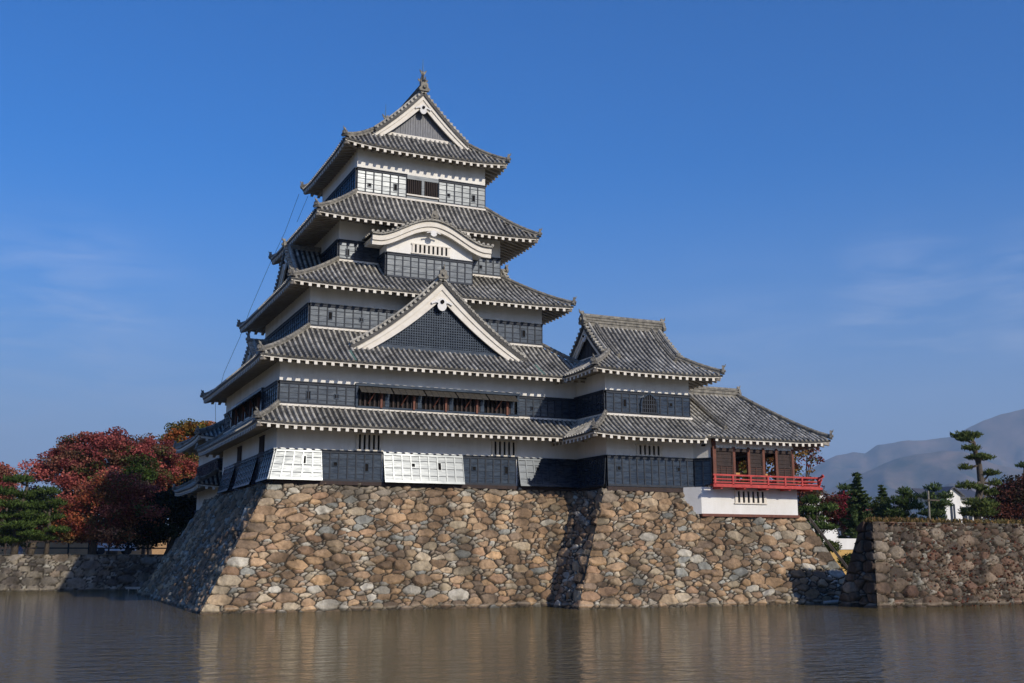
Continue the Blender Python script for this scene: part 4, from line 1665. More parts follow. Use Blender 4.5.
# ------------------------------------------------------------------ corner turret (right of the keep)
T = empty('corner_turret', (10.3, -8, 5.7), 'two-storey black and white turret projecting at the right of the keep', 'turret')
TX0, TX1, TY0, TY1 = 7.76, 12.88, -10.61, -5.6
TW1 = wall_box(T, TX0 + 0.02, 13.05, TY0, TY1, 5.72, 8.6)
TW2 = wall_box(T, TX0, TX1, TY0, TY1, 9.0, 11.95)
tcx, tcy = 10.355, -8.105
TA, TB = 3.72, 3.905
XT = lambda x, y, z: (tcx - y, tcy + x, z)      # local y (ridge) along world -x
TR = hip_gable_roof(T, XT, TA, TB, 2.5, 2.55, 2.1, 11.60 + E - 0.08, 14.80, 0.45, c=0.34, up=0.10, boards=False, pend=0.4, hb=(0.42, 0.3))
eaves(TR, tcx, tcy, TB, TA, 2.56, 2.51, 11.60 + E - 0.08, 0.10, 'FLRK')
cladding(T, (TX0, TY0), (TX1, TY0), 9.62, 10.80, ports=[(8.86 - TX0, 10.2, 'tall'), (11.67 - TX0, 10.26, 'square')], rows=4)
cladding(T, (TX0, -7.2), (TX0, TY0), 9.62, 10.80)
# cusped arch window
mb = MB()
ac = 10.32
arch = [(ac - 0.50, 9.78), (ac - 0.50, 10.25), (ac - 0.40, 10.52), (ac - 0.2, 10.68), (ac, 10.78), (ac + 0.2, 10.68), (ac + 0.40, 10.52), (ac + 0.50, 10.25), (ac + 0.50, 9.78)]
mb.mi = 1
mb.prism(arch, lambda q: (q[0], TY0 - 0.03, q[1]), lambda q: (q[0], TY0 - 0.095, q[1]))
mb.mi = 0
mb.strip([(p[0], TY0 - 0.10, p[1]) for p in arch], 0.08, 0.09, up=(0, -1, 0))
mb.mi = 2
for k in range(-3, 4):
    x = ac + k * 0.135
    zt_ = 10.74 - abs(k) * 0.09
    mb.box(x - 0.025, x + 0.025, TY0 - 0.13, TY0 - 0.09, 9.78, zt_)
for z in (9.98, 10.2, 10.42):
    mb.box(ac - 0.46, ac + 0.46, TY0 - 0.12, TY0 - 0.092, z - 0.02, z + 0.02)
mb.box(ac - 0.56, ac + 0.56, TY0 - 0.15, TY0 - 0.02, 9.72, 9.79)
mb.build('arched_window', [M['lacquer'], M['matte_black'], M['batten']], TW2)
# lower roof round the turret (front and left)
lcx, lcy = 10.32, -8.1
LA, LB = 10.32 - 6.18, 12.2 - 8.1
TR1 = skirt_roof(T, lcx, lcy, LA, LB, 2.56, 2.51, 8.30 + E - 0.12, 9.55, up=0.12, sides='FL', fcols={'F': (-9, 2.6), 'L': (-9, 9)})
TW1b = (TX0 + 0.02 - lcx)
eaves(TR1, lcx, lcy, LA, LB, 2.56, 2.51, 8.30 + E - 0.12, 0.12, 'FL', xr={'F': (-LA, 2.62)})
slit_window(TW1, (TX0, TY0), (13.05, TY0), 9.55 - TX0, 11.05 - TX0, 7.56, 8.05, 5)
zb, zt = 5.90, 7.44
cladding(T, (TX0, TY0), (13.02, TY0), zb, zt, flare=0.05, ports=[(8.43 - TX0, 6.82, 'square'), (12.05 - TX0, 6.86, 'square')])
cladding(T, (TX0 + 0.02, -7.2), (TX0 + 0.02, TY0), zb, zt, flare=0.1)
cladding(T, (13.06, TY0 - 0.1), (13.60, -11.46), zb, zt, flare=0.05)
mb = MB()
mb.box(TX0 - 0.02, 12.8, TY0 - 0.12, TY0 + 0.1, 5.66, 5.88)
mb.box(TX0 - 0.06, TX0 + 0.1, TY0 - 0.06, -7.4, 5.66, 5.88)
mb.build('sill_beam', M['dark_wood'], T)

# ------------------------------------------------------------------ moon-viewing turret with the red balcony
Y = empty('viewing_turret', (16.3, -8, 4.4), 'low open turret with a vermilion balcony at the right end of the castle', 'turret')
VX0, VX1, VY0, VY1 = 13.62, 18.95, -11.5, -3.6
# lower white wall with its slanted left return
mb = MB()
pl = [(12.25, -10.75), (12.85, VY0), (VX1 + 0.1, VY0), (VX1 + 0.1, VY1), (12.25, VY1)]
mb.prism(pl, lambda q: (q[0], q[1], 4.55), lambda q: (q[0], q[1], 5.93))
VW = mb.build('wall', M['white_paint'], Y, 'lower white plaster wall on the stone base')
slit_window(VW, (12.85, VY0), (VX1, VY0), 14.95 - 12.85, 16.95 - 12.85, 5.16, 5.76, 6)
mb = MB()
mb.box(12.85, VX1 + 0.16, VY0 - 0.06, VY0 + 0.2, 4.42, 4.56)
mb.box(VX1 - 0.1, VX1 + 0.165, VY0 + 0.2, VY1, 4.42, 4.56)
mb.build('sill_beam', M['rust_wood'], Y)
# upper white wall strip, slanted return beside the turret
mb = MB()
mb.prism([(13.05, TY0), (13.58, -11.42), (13.58, -10.2), (13.05, -10.2)], lambda q: (q[0], q[1], 7.44), lambda q: (q[0], q[1], 8.6))
mb.prism([(13.58, VY0 + 0.02), (VX1, VY0 + 0.02), (VX1, VY0 + 0.24), (13.58, VY0 + 0.24)], lambda q: (q[0], q[1], 8.02), lambda q: (q[0], q[1], 8.62))
mb.prism([(VX1 - 0.22, VY0 + 0.24), (VX1, VY0 + 0.24), (VX1, VY1), (VX1 - 0.22, VY1)], lambda q: (q[0], q[1], 8.02), lambda q: (q[0], q[1], 8.62))
mb.prism([(13.6, VY1 - 0.2), (VX1 - 0.22, VY1 - 0.2), (VX1 - 0.22, VY1), (13.6, VY1)], lambda q: (q[0], q[1], 8.02), lambda q: (q[0], q[1], 8.62))
mb.build('upper_wall', M['plaster'], Y)
mb = MB()
mb.box(13.3, VX1, VY0, VY1, 5.94, 6.08)
mb.build('room_floor', M['dark_wood'], Y)
mb = MB()
mb.box(13.3, VX1 - 0.3, VY0 + 0.3, VY1 - 0.3, 8.10, 8.2)
mb.build('room_ceiling', M['dark_wood'], Y)
mb = MB()
mb.box(13.3, 13.5, VY0 + 0.6, VY1, 6.08, 8.1)
mb.build('room_wall', M['dark_wood'], Y)
# posts
for x, y in ((13.70, VY0 - 0.0), (15.0, VY0 + 0.05), (15.95, VY0 + 0.05), (16.92, VY0 + 0.05), (17.78, VY0 + 0.05), (VX1 - 0.08, VY0 + 0.05), (VX1 - 0.08, -9.0), (VX1 - 0.08, -6.4), (VX1 - 0.08, VY1), (16.3, VY1), (14, VY1)):
    mb = MB()
    s_ = 0.10 if x < 13.8 else 0.075
    mb.box(x - s_, x + s_, y - s_, y + s_, 6.08 if x > 13.8 else 5.95, 8.1 if x > 13.8 else 8.5)
    mb.build('post', M['rust_wood'], Y)
mb = MB()
mb.box(13.8, VX1 - 0.02, VY0 - 0.02, VY0 + 0.14, 7.84, 8.02)
mb.box(13.8, VX1 - 0.02, VY0 - 0.01, VY0 + 0.13, 6.08, 6.2)
mb.box(VX1 - 0.13, VX1 - 0.02, VY0 + 0.14, VY1, 7.84, 8.02)
mb.build('lintel', M['dark_wood'], Y)
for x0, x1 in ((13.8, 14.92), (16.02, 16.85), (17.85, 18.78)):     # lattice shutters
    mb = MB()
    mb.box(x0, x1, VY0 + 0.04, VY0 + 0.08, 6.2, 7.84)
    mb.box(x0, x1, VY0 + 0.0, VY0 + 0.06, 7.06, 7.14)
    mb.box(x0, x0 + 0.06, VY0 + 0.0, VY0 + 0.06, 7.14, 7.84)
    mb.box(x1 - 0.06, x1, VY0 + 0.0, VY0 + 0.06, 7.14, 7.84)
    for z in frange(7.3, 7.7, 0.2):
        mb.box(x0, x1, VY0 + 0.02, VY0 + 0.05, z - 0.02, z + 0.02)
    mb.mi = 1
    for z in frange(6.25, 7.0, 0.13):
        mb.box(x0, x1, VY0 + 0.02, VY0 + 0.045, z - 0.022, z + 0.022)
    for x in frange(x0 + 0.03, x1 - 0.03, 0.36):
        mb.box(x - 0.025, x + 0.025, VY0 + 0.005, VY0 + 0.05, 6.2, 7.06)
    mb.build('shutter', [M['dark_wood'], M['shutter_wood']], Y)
for x0, x1 in ((15.075, 15.875), (16.995, 17.705)):                # opening sills
    mb = MB()
    mb.box(x0, x1, VY0 + 0.5, VY0 + 0.62, 6.62, 6.78)
    mb.build('bench_rail', M['orange_wood'], Y)
# balcony
RX0, RX1, RY0 = 13.10, 19.95, -12.3
BAL = MB()
BAL.box(13.68, RX1, RY0, VY0 - 0.06, 5.97, 6.07)
BAL.box(RX0, 13.68, RY0, RY0 + 0.3, 5.97, 6.07)
BAL.box(VX1 + 0.1, RX1, VY0 - 0.06, -5.0, 5.97, 6.07)
BAL.box(RX0 - 0.05, RX1 + 0.15, RY0 - 0.05, RY0 + 0.09, 5.90, 6.03)
BAL.box(RX1 - 0.09, RX1 + 0.05, RY0 + 0.09, -5.0, 5.90, 6.03)
for x in frange(13.6, 19.4, 1.45):
    BAL.box(x - 0.07, x + 0.07, RY0 + 0.02, VY0 - 0.06, 5.82, 5.96)
bal = BAL.build('balcony', M['red'], Y)
for x in frange(RX0 + 0.1, RX1 - 0.02, 1.13):
    mb = MB()
    mb.box(x - 0.05, x + 0.05, RY0 - 0.0, RY0 + 0.1, 6.03, 6.50)
    mb.build('baluster', M['red'], bal)
for y in frange(RY0 + 1.2, -5.2, 1.2):
    mb = MB()
    mb.box(RX1 - 0.08, RX1 + 0.02, y - 0.05, y + 0.05, 6.03, 6.50)
    mb.build('baluster', M['red'], bal)
for z, ex, t in ((6.16, 0.10, 0.06), (6.32, 0.18, 0.06), (6.53, 0.30, 0.085)):
    mb = MB()
    mb.strip([(RX0, RY0 + 0.05, z), (RX1, RY0 + 0.05, z), (RX1 + ex * 0.7, RY0 + 0.05, z + 0.02), (RX1 + ex * 1.2, RY0 + 0.05, z + 0.13)], t, t)
    mb.build('rail', M['red'], bal)
    mb = MB()
    mb.strip([(RX1 - 0.03, RY0 - ex * 1.2, z + 0.14), (RX1 - 0.03, RY0 - ex * 0.6, z + 0.03), (RX1 - 0.03, RY0, z + 0.005), (RX1 - 0.03, -5.0, z + 0.005)], t * 0.98, t * 0.98)
    mb.build('rail', M['red'], bal)
# roof: hipped at the right end
VZ, VR = 8.30 + E - 0.03, 11.50
VYE, VYR, VYB = -12.2, -7.5, -2.8
VXE, VXR = 20.98, 18.15
mb = MB()


def vup(x, y):
    d_ = math.hypot(VXE - x, y - VYE)
    return 0.13 * max(0, 1 - d_ / 2.4) ** 2


def PF(x, t):
    y = VYE + (VYR - VYE) * t
    return (x, y, VZ + (VR - VZ) * conc(t, 0.14) + vup(x, y) * (1 - t) ** 2)


def PB(x, t):
    y = VYB + (VYR - VYB) * t
    return (x, y, VZ + (VR - VZ) * conc(t, 0.14))


def PR(y, t):
    x = VXE + (VXR - VXE) * t
    return (x, y, VZ + (VR - VZ) * conc(t, 0.14) + vup(x, y) * (1 - t) ** 2)


xs = frange(12.92, VXE, RIB)
cf = [(x, 0.0, 1.0 if x <= VXR else (VXE - x) / (VXE - VXR)) for x in xs]
slope(mb, PF, cf, 8, ribs=cf[:-1])
slope(mb, PB, cf, 8, ribs=cf[:-1], flip=True)
cr = [(y, 0.0, 1 - abs(y - VYR) / (VYR - VYE)) for y in frange(VYE, VYB, RIB)]
slope(mb, PR, cr, 8, ribs=cr[1:-1])
for q, r_ in zip(cf[:-1], cf[1:]):
    a_, b_ = PF(q[0], 0), PF(r_[0], 0)
    mb.quad((a_[0], a_[1], a_[2] - 0.09), (b_[0], b_[1], b_[2] - 0.09), b_, a_)
for q, r_ in zip(cr[:-1], cr[1:]):
    a_, b_ = PR(q[0], 0), PR(r_[0], 0)
    mb.quad((a_[0], a_[1], a_[2] - 0.09), (b_[0], b_[1], b_[2] - 0.09), b_, a_)
VRF = mb.build('roof', [M['pan'], M['rib']], Y)
ecx, ecy = (12.9 + VXE) / 2, (VYE + VYB) / 2
eA, eB = (VXE - 12.9) / 2, (VYB - VYE) / 2
eaves(VRF, ecx, ecy, eA, eB, VX1 - ecx, 3.95, VZ, 0.13, 'FR', xr={'F': (-eA, eA)})
for pts, orn in (([PF(VXE - (VXE - VXR) * k / 8, k / 8) for k in range(9)], True), ([(VXE - (VXE - VXR) * k / 8, VYB + (VYR - VYB) * k / 8, PB(0, k / 8)[2]) for k in range(9)], False)):
    h_ = MB()
    pts = [(p[0], p[1], p[2] + 0.05) for p in pts]
    ridge_line(h_, pts, 0.22, 0.26)
    if orn:
        ogre_tile(h_, (pts[0][0], pts[0][1], pts[0][2] + 0.12), (1, -1), 0.36)
    h_.build('hip_ridge', M['ridge'], VRF)
h_ = MB()
ridge_line(h_, [(p[0], p[1], p[2] + 0.05) for p in [PF(14.6, t) for t in frange(0.16, 1.0, 0.1)]], 0.24, 0.26)
h_.build('descending_ridge', M['ridge'], VRF)
h_ = MB()
h_.box(12.8, VXR + 0.1, VYR - 0.15, VYR + 0.15, VR - 0.1, VR + 0.3)
for z in (VR + 0.08, VR + 0.26):
    h_.box(12.8, VXR + 0.14, VYR - 0.19, VYR + 0.19, z, z + 0.045)
h_.tube([(12.8, VYR, VR + 0.38), (VXR + 0.15, VYR, VR + 0.38)], 0.11, 8)
ogre_tile(h_, (VXR + 0.2, VYR, VR + 0.2), (1, 0), 0.42)
h_.build('ridge', M['ridge'], VRF)

# ------------------------------------------------------------------ small rear turret seen past the left face
I = empty('rear_turret', (-4.5, 14, 5.0), 'small dark-roofed rear turret behind the left side of the keep', 'turret')
IW = wall_box(I, -8.25, 0, 9.9, 18.2, 4.2, 9.6)
icx, icy = -3.6, 14.0
IA, IB = 6.15, 5.0
ir = MB(lambda x, y, z: (x + icx, y + icy, z))
IZ, IR = 9.5, 12.6
for sd in 'FLK':
    H, D = (IA, IB) if sd in 'FK' else (IB, IA)
    hin = 1.6 if sd in 'FK' else 0.0

    def PI_(u, t, sd=sd):
        z = IZ + (IR - IZ) * conc(t, 0.25)
        if sd == 'F':
            x, y = u, -IB + (IB - 0.0) * t
        elif sd == 'K':
            x, y = -u, IB - IB * t
        else:
            x, y = -IA + (IA - 1.6) * t, -u
        return (x, y, z + corner_up(x, y, IA, IB, 0.16) * (1 - t) ** 2)
    cols = []
    for u in frange(-H, H, RIB):
        tm = (1.0 if abs(u) <= 1.6 else (H - abs(u)) / (H - 1.6)) if sd in 'FK' else (H - abs(u)) / H
        cols.append((u, 0.0, max(0.0, tm)))
    slope(ir, PI_, cols, 6, ribs=cols[1:-1])
IRF = ir.build('roof', [M['pan'], M['rib']], I)
eaves(IRF, icx, icy, IA, IB, 4.65, 4.1, IZ, 0.16, 'FLK')
for sy in (-1, 1):
    h_ = MB()
    pts = [(icx - IA + (IA - 1.6) * t, icy + sy * IB * (1 - t), IZ + (IR - IZ) * conc(t, 0.25) + 0.06 + 0.16 * (1 - t) ** 6) for t in frange(0, 1, 0.1)]
    ridge_line(h_, pts, 0.24, 0.28)
    ogre_tile(h_, (pts[0][0], pts[0][1], pts[0][2] + 0.12), (-1, sy), 0.36)
    h_.build('hip_ridge', M['ridge'], IRF)
h_ = MB()
ridge_line(h_, [(icx - 1.7, icy, IR), (icx + 1.7, icy, IR)], 0.3, 0.5)
h_.build('ridge', M['ridge'], IRF)
IR2 = skirt_roof(I, icx, icy, 6.05, 5.2, 4.65, 4.1, 6.6, 7.5, up=0.14, sides='FLK')
eaves(IR2, icx, icy, 6.05, 5.2, 4.65, 4.1, 6.6, 0.14, 'FLK')
cladding(I, (-8.25, 18.2), (-8.25, 9.9), 7.4, 8.3, pitch=0.5)
slit_window(IW, (-8.25, 18.2), (-8.25, 9.9), 5.2, 6.6, 7.55, 8.2, 4, bars='dark_wood', proud=0.1)
cladding(I, (-8.25, 9.9), (-7, 9.9), 7.4, 8.3, pitch=0.5)
cladding(I, (-8.25, 18.2), (-8.25, 9.9), 4.25, 5.35, pitch=0.5, flare=0.2)


# ------------------------------------------------------------------ vegetation
def leaf_quads(C, size, rs, aspect=1.0, up=0.3, droop=None):
    """one small quad per leaf spray at each centre"""
    n = len(C)
    nr = rs.normal(0, 1, (n, 3))
    nr[:, 2] = abs(nr[:, 2]) + up
    nr /= np.linalg.norm(nr, axis=1)[:, None]
    t = rs.normal(0, 1, (n, 3))
    if droop is not None:
        t = droop + rs.normal(0, 0.35, (n, 3))
    t -= nr * (t * nr).sum(1)[:, None]
    t /= np.linalg.norm(t, axis=1)[:, None] + 1e-9
    b_ = np.cross(nr, t)
    s = size * rs.uniform(0.6, 1.35, (n, 1))
    a = t * s * 0.5 * aspect
    c = b_ * s * 0.5
    V = np.stack([C - a, C + c * 0.9, C + a, C - c * 0.9], 1).reshape(-1, 3)
    F = np.arange(4 * n).reshape(n, 4)
    return V, F


def clumps(lobes, n, rs, lo=0.45, under=0.35):
    """clump centres through the crown, dense toward its surface, thin underneath"""
    out = []
    vol = np.array([l[3] * l[4] * l[5] for l in lobes]) ** (2 / 3)
    vol = vol / vol.sum()
    while len(out) < n:
        k = rs.choice(len(lobes), p=vol)
        l = lobes[k]
        d = rs.normal(0, 1, 3)
        d /= np.linalg.norm(d)
        if d[2] < -0.2 and rs.rand() > under:
            continue
        r_ = lo + (1.0 - lo) * rs.rand() ** 0.6
        out.append((l[0] + d[0] * l[3] * r_, l[1] + d[1] * l[4] * r_, l[2] + d[2] * l[5] * r_))
    return np.array(out)


def broad_tree(name, label, cat, loc, lobes, n_cl, per, leaf, pal, seed, trunk_r=0.3, group=None, cl_r=(0.55, 1.1), flat=0.55, stems=1):
    root = empty(name, loc, label, cat, group)
    rs = np.random.RandomState(seed)
    L0 = [(l[0] + loc[0], l[1] + loc[1], l[2] + loc[2], l[3], l[4], l[5]) for l in lobes]
    C = clumps(L0, n_cl, rs)
    P, Q = [], []
    pal = np.array(pal)
    for c in C:
        r_ = rs.uniform(*cl_r)
        m_ = int(per * (r_ / cl_r[1]) ** 2 * rs.uniform(0.6, 1.2))
        d = rs.normal(0, 0.5, (m_, 3))
        d = d / np.maximum(1, np.linalg.norm(d, axis=1) / 1.05)[:, None]
        q = c + d * np.array([r_, r_, r_ * flat])
        base = pal[rs.randint(len(pal))] * rs.uniform(0.7, 1.3)
        P.append(q)
        Q.append(base[None] * rs.uniform(0.7, 1.3, (m_, 1)))
    P, Q = np.concatenate(P), np.concatenate(Q)
    V, F_ = leaf_quads(P, leaf, rs)
    arr_mesh('crown', V, F_, M['leaf'], root, col=np.repeat(Q, 4, axis=0))
    tb = MB()
    r2 = random.Random(seed)
    cz = np.mean([l[2] for l in lobes])
    for s_ in range(stems):
        bx_, by_ = (loc[0] + r2.uniform(-0.3, 0.3) * (stems > 1) * 3, loc[1])
        fork = loc[2] + cz * 0.5
        top = (bx_ + r2.uniform(-0.5, 0.5), by_ + r2.uniform(-0.3, 0.3), fork)
        tb.tube([(bx_, by_, loc[2] - 0.2), (bx_ * 0.6 + top[0] * 0.4 + r2.uniform(-0.15, 0.15), by_, loc[2] + cz * 0.25), top], [trunk_r * 1.25, trunk_r, trunk_r * 0.8], 8)
        for k in range(9):
            c = C[r2.randrange(len(C))]
            mid = (top[0] * 0.5 + c[0] * 0.5 + r2.uniform(-0.4, 0.4), top[1] * 0.5 + c[1] * 0.5, top[2] * 0.45 + c[2] * 0.55 + r2.uniform(-0.2, 0.5))
            tb.tube([top, mid, tuple(c)], [trunk_r * 0.55, trunk_r * 0.3, 0.04], 6)
    tb.build('trunk', M['bark'], root, smooth=True)
    return root


PINE = [(0.06, 0.10, 0.022), (0.085, 0.13, 0.03), (0.042, 0.072, 0.018), (0.11, 0.155, 0.035)]
PINE_D = [(0.065, 0.105, 0.036), (0.09, 0.135, 0.044), (0.045, 0.075, 0.03), (0.12, 0.16, 0.05)]


def pad_pine(name, label, loc, path, rad, pads, seed, pal=PINE, leaf=0.30, dens=330, group=None):
    """trained pine: bent trunk, flat needle pads on limbs. path and pads in metres from the base; pad = (x, y, z, rx, ry, rz)"""
    root = empty(name, loc, label, 'pine tree', group)
    rs = np.random.RandomState(seed)
    P, Q, D = [], [], []
    pal = np.array(pal)
    tb = MB()
    path = [Vector(loc) + Vector(p) for p in path]
    tb.tube([tuple(p) for p in path], rad, 8)
    for p in pads:
        c = np.array(loc) + np.array(p[:3])
        n = int(dens * (p[3] * p[4]) * 2.2)
        u = rs.normal(0, 1, (n, 3))
        u /= np.linalg.norm(u, axis=1)[:, None]
        r_ = rs.rand(n, 1) ** 0.4
        lump = 1 + 0.18 * np.sin(u[:, :1] * 5 + seed) * np.cos(u[:, 1:2] * 6)
        q = u * r_ * lump * np.array([p[3], p[4], p[5]])
        q[:, 2] = np.where(q[:, 2] < 0, q[:, 2] * 0.5, q[:, 2])
        P.append(c + q)
        Q.append(pal[rs.randint(0, len(pal), n)] * rs.uniform(0.75, 1.25, (n, 1)))
        dd = u.copy()
        dd[:, 2] = abs(dd[:, 2]) + 0.6
        D.append(dd)
        # limb to the pad
        k = min(range(len(path)), key=lambda i: abs(path[i].z - (c[2] - 0.15)) + 0.05 * (path[i] - Vector(c)).length)
        tb.tube([tuple(path[k]), tuple((path[k] * 0.5 + Vector(c) * 0.5) + Vector((0, 0, -0.06))), (c[0], c[1], c[2] + 0.02)], [min(0.12, rad[k] * 0.6), 0.07, 0.03], 6)
        for j in range(4):
            e = c + np.array([rs.uniform(-.8, .8) * p[3], rs.uniform(-.8, .8) * p[4], 0.05])
            tb.tube([(c[0], c[1], c[2]), tuple(e)], [0.04, 0.015], 5)
    P, Q, D = np.concatenate(P), np.concatenate(Q), np.concatenate(D)
    V, F_ = leaf_quads(P, leaf * 0.30, rs, aspect=3.2, up=0.0, droop=D)
    arr_mesh('crown', V, F_, M['leaf'], root, col=np.repeat(Q, 4, axis=0))
    tb.build('trunk', M['bark'], root, smooth=True)
    return root


def spruce(label, loc, h, w, seed, pal=PINE_D, group=None, name='spruce_tree', skip=0.25):
    """conifer with drooping whorled branches"""
    root = empty(name, loc, label, 'conifer', group)
    rs = np.random.RandomState(seed)
    P, D, Q = [], [], []
    pal = np.array(pal)
    tb = MB()
    tb.tube([(loc[0], loc[1], loc[2] - 0.1), (loc[0], loc[1], loc[2] + h * 0.98)], [w * 0.07, 0.02], 7)
    z = h * 0.08
    while z < h * 0.99:
        f = 1 - z / h
        nb = 7 if f > 0.15 else 5
        for k in range(nb):
            if rs.rand() < skip * 0.4:
                continue
            a = rs.uniform(0, 2 * math.pi)
            ln = w * (f ** 0.9) * rs.uniform(0.55, 1.3) + 0.10
            n = int(75 * ln) + 18
            t = rs.rand(n) ** 0.75
            x = np.cos(a) * ln * t
            y = np.sin(a) * ln * t
            zz_ = z - 0.30 * ln * t + 0.34 * ln * t * t
            sp = 0.03 + 0.12 * ln * (1 - t) ** 0.7
            q = np.stack([x, y, zz_], -1) + rs.normal(0, 1, (n, 3)) * np.stack([sp * 0.5, sp * 0.5, sp * 0.22], -1)
            P.append(q + np.array(loc))
            D.append(np.stack([np.cos(a) + 0 * t, np.sin(a) + 0 * t, -0.15 + 0 * t], -1))
            Q.append(pal[rs.randint(0, len(pal), n)] * rs.uniform(0.75, 1.3, (n, 1)))
        z += max(0.16, h * 0.034)
    P, D, Q = np.concatenate(P), np.concatenate(D), np.concatenate(Q)
    V, F_ = leaf_quads(P, 0.16, rs, aspect=2.1, up=0.2, droop=D)
    arr_mesh('crown', V, F_, M['leaf'], root, col=np.repeat(Q, 4, axis=0))
    tb.build('trunk', M['bark'], root)
    return root


RED = [(0.38, 0.10, 0.07), (0.45, 0.14, 0.085), (0.30, 0.075, 0.06), (0.42, 0.18, 0.085), (0.18, 0.12, 0.05)]
RED_D = [(0.30, 0.075, 0.066), (0.38, 0.105, 0.085), (0.23, 0.058, 0.054), (0.33, 0.13, 0.085), (0.17, 0.085, 0.05)]
ORANGE = [(0.28, 0.085, 0.035), (0.22, 0.05, 0.03), (0.30, 0.12, 0.045), (0.17, 0.04, 0.03)]
GOLD = [(0.30, 0.16, 0.03), (0.18, 0.15, 0.03), (0.32, 0.10, 0.03), (0.12, 0.12, 0.028)]
GREEN = [(0.05, 0.085, 0.018), (0.07, 0.11, 0.024), (0.04, 0.06, 0.016)]
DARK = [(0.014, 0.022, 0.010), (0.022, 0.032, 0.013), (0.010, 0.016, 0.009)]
BUSH = [(0.06, 0.085, 0.02), (0.09, 0.10, 0.025), (0.045, 0.06, 0.018)]


def lobe(px, py, y, rx, rz, base, ry=None):
    p = at(px, py, y)
    m = abs((p - CAMP).dot(_fw)) / 1083.776
    return (p.x - base[0], p.y - base[1], p.z - base[2], rx * m, (ry or rx) * m, rz * m)


def ground_at(px, y, z):
    p = at(px, 550, y)
    return (p.x, p.y, z)


# --- left bank
GB = 2.43
b_ = ground_at(112, 42, GB)
broad_tree('maple_tree', 'largest maple on the left bank, tall rounded dark red crown', 'maple tree', b_,
           [lobe(118, 468, 42, 44, 36, b_), lobe(66, 478, 42, 36, 30, b_), lobe(88, 455, 42, 34, 20, b_), lobe(150, 462, 42, 30, 24, b_), lobe(112, 505, 42, 60, 24, b_)], 440, 330, 0.19, RED_D + [(0.10, 0.10, 0.035)], 101, 0.4, 'autumn maples on the left bank')
b_ = ground_at(92, 27.5, GB)
broad_tree('maple_tree', 'lighter orange-red maple spreading low in front of the dark red one', 'maple tree', b_,
           [lobe(92, 512, 27.5, 36, 22, b_), lobe(118, 492, 27.5, 30, 18, b_), lobe(72, 530, 27.5, 24, 10, b_), lobe(135, 515, 27.5, 26, 20, b_), lobe(100, 535, 27.5, 34, 8, b_)], 220, 260, 0.155, RED + ORANGE + [(0.11, 0.12, 0.035)], 102, 0.25, 'autumn maples on the left bank')
b_ = ground_at(170, 46, GB)
broad_tree('maple_tree', 'bright red and orange maple beside the rear turret eaves', 'maple tree', b_,
           [lobe(172, 478, 46, 28, 20, b_), lobe(192, 468, 46, 12, 12, b_), lobe(150, 498, 46, 22, 16, b_)], 170, 300, 0.18, RED + [(0.40, 0.12, 0.05), (0.14, 0.13, 0.04)], 103, 0.25, 'autumn maples on the left bank')
b_ = ground_at(-6, 35, GB)
broad_tree('maple_tree', 'dark red maple cut off by the left edge behind the pines', 'maple tree', b_,
           [lobe(-10, 490, 35, 20, 25, b_)], 90, 380, 0.17, RED_D, 104, 0.3, 'autumn maples on the left bank')
b_ = ground_at(188, 48, GB)
broad_tree('golden_tree', 'orange and green tall tree rising behind the left castle roofs', 'tree', b_,
           [lobe(190, 438, 48, 23, 14, b_), lobe(182, 462, 48, 22, 24, b_), lobe(206, 434, 48, 12, 10, b_)], 160, 330, 0.2, GOLD, 105, 0.3)
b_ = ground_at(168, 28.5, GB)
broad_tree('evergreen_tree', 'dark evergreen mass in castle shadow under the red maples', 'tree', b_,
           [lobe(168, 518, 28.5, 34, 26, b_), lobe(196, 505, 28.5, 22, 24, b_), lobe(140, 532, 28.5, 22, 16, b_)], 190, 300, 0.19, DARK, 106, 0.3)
b_ = ground_at(143, 39.0, GB)
broad_tree('green_tree', 'small bright green treetop showing among the red maples', 'tree', b_,
           [lobe(143, 464, 39.0, 11, 6, b_), lobe(138, 474, 39.0, 12, 8, b_)], 30, 260, 0.15, GREEN, 107, 0.12)

for px_, py_, rx_, rz_, lab_, pal_, sd_ in ((30, 520, 34, 28, 'dull green tree standing behind the two left pines', DARK + GREEN, 151), (-12, 525, 26, 24, 'dark tree behind the pines at the left edge', DARK, 152)):
    b_ = ground_at(px_, 40, GB)
    broad_tree('background_tree', lab_, 'tree', b_, [lobe(px_, py_, 40, rx_, rz_, b_)], 110, 220, 0.2, pal_, sd_, 0.25)
b_ = ground_at(14, 25.5, GB)
m_ = 1 / 12.6
PADS1 = [(18, 480, 15, 5), (6, 492, 15, 5), (28, 495, 14, 5), (12, 505, 16, 5), (2, 516, 16, 5), (28, 515, 15, 5), (16, 526, 18, 5), (-6, 532, 14, 5), (30, 534, 14, 4), (10, 540, 16, 4)]
pad_pine('pine_tree', 'leftmost pine on the left bank, pale bent trunk with layered green pads', b_, [(0, 0, -0.2), (0.1, 0, 1.2), (-0.15, 0, 2.4), (0.3, 0, 3.6), (0.5, 0.1, 4.8), (0.3, 0, 5.8)], [0.26, 0.22, 0.18, 0.15, 0.1, 0.05],
         [(lambda l: (l[0], l[1] + rng.uniform(-0.8, 0.8), l[2], l[3], l[3] * 0.9, l[5]))(lobe(x, y, 25.5, rx, rz, b_)) for x, y, rx, rz in PADS1], 111, pal=PINE, group='pines on the left bank')
b_ = ground_at(46, 25.8, GB)
PADS2 = [(48, 492, 13, 5), (56, 503, 11, 5), (40, 506, 12, 5), (52, 517, 14, 5), (38, 522, 12, 4), (58, 530, 13, 4), (44, 538, 14, 4)]
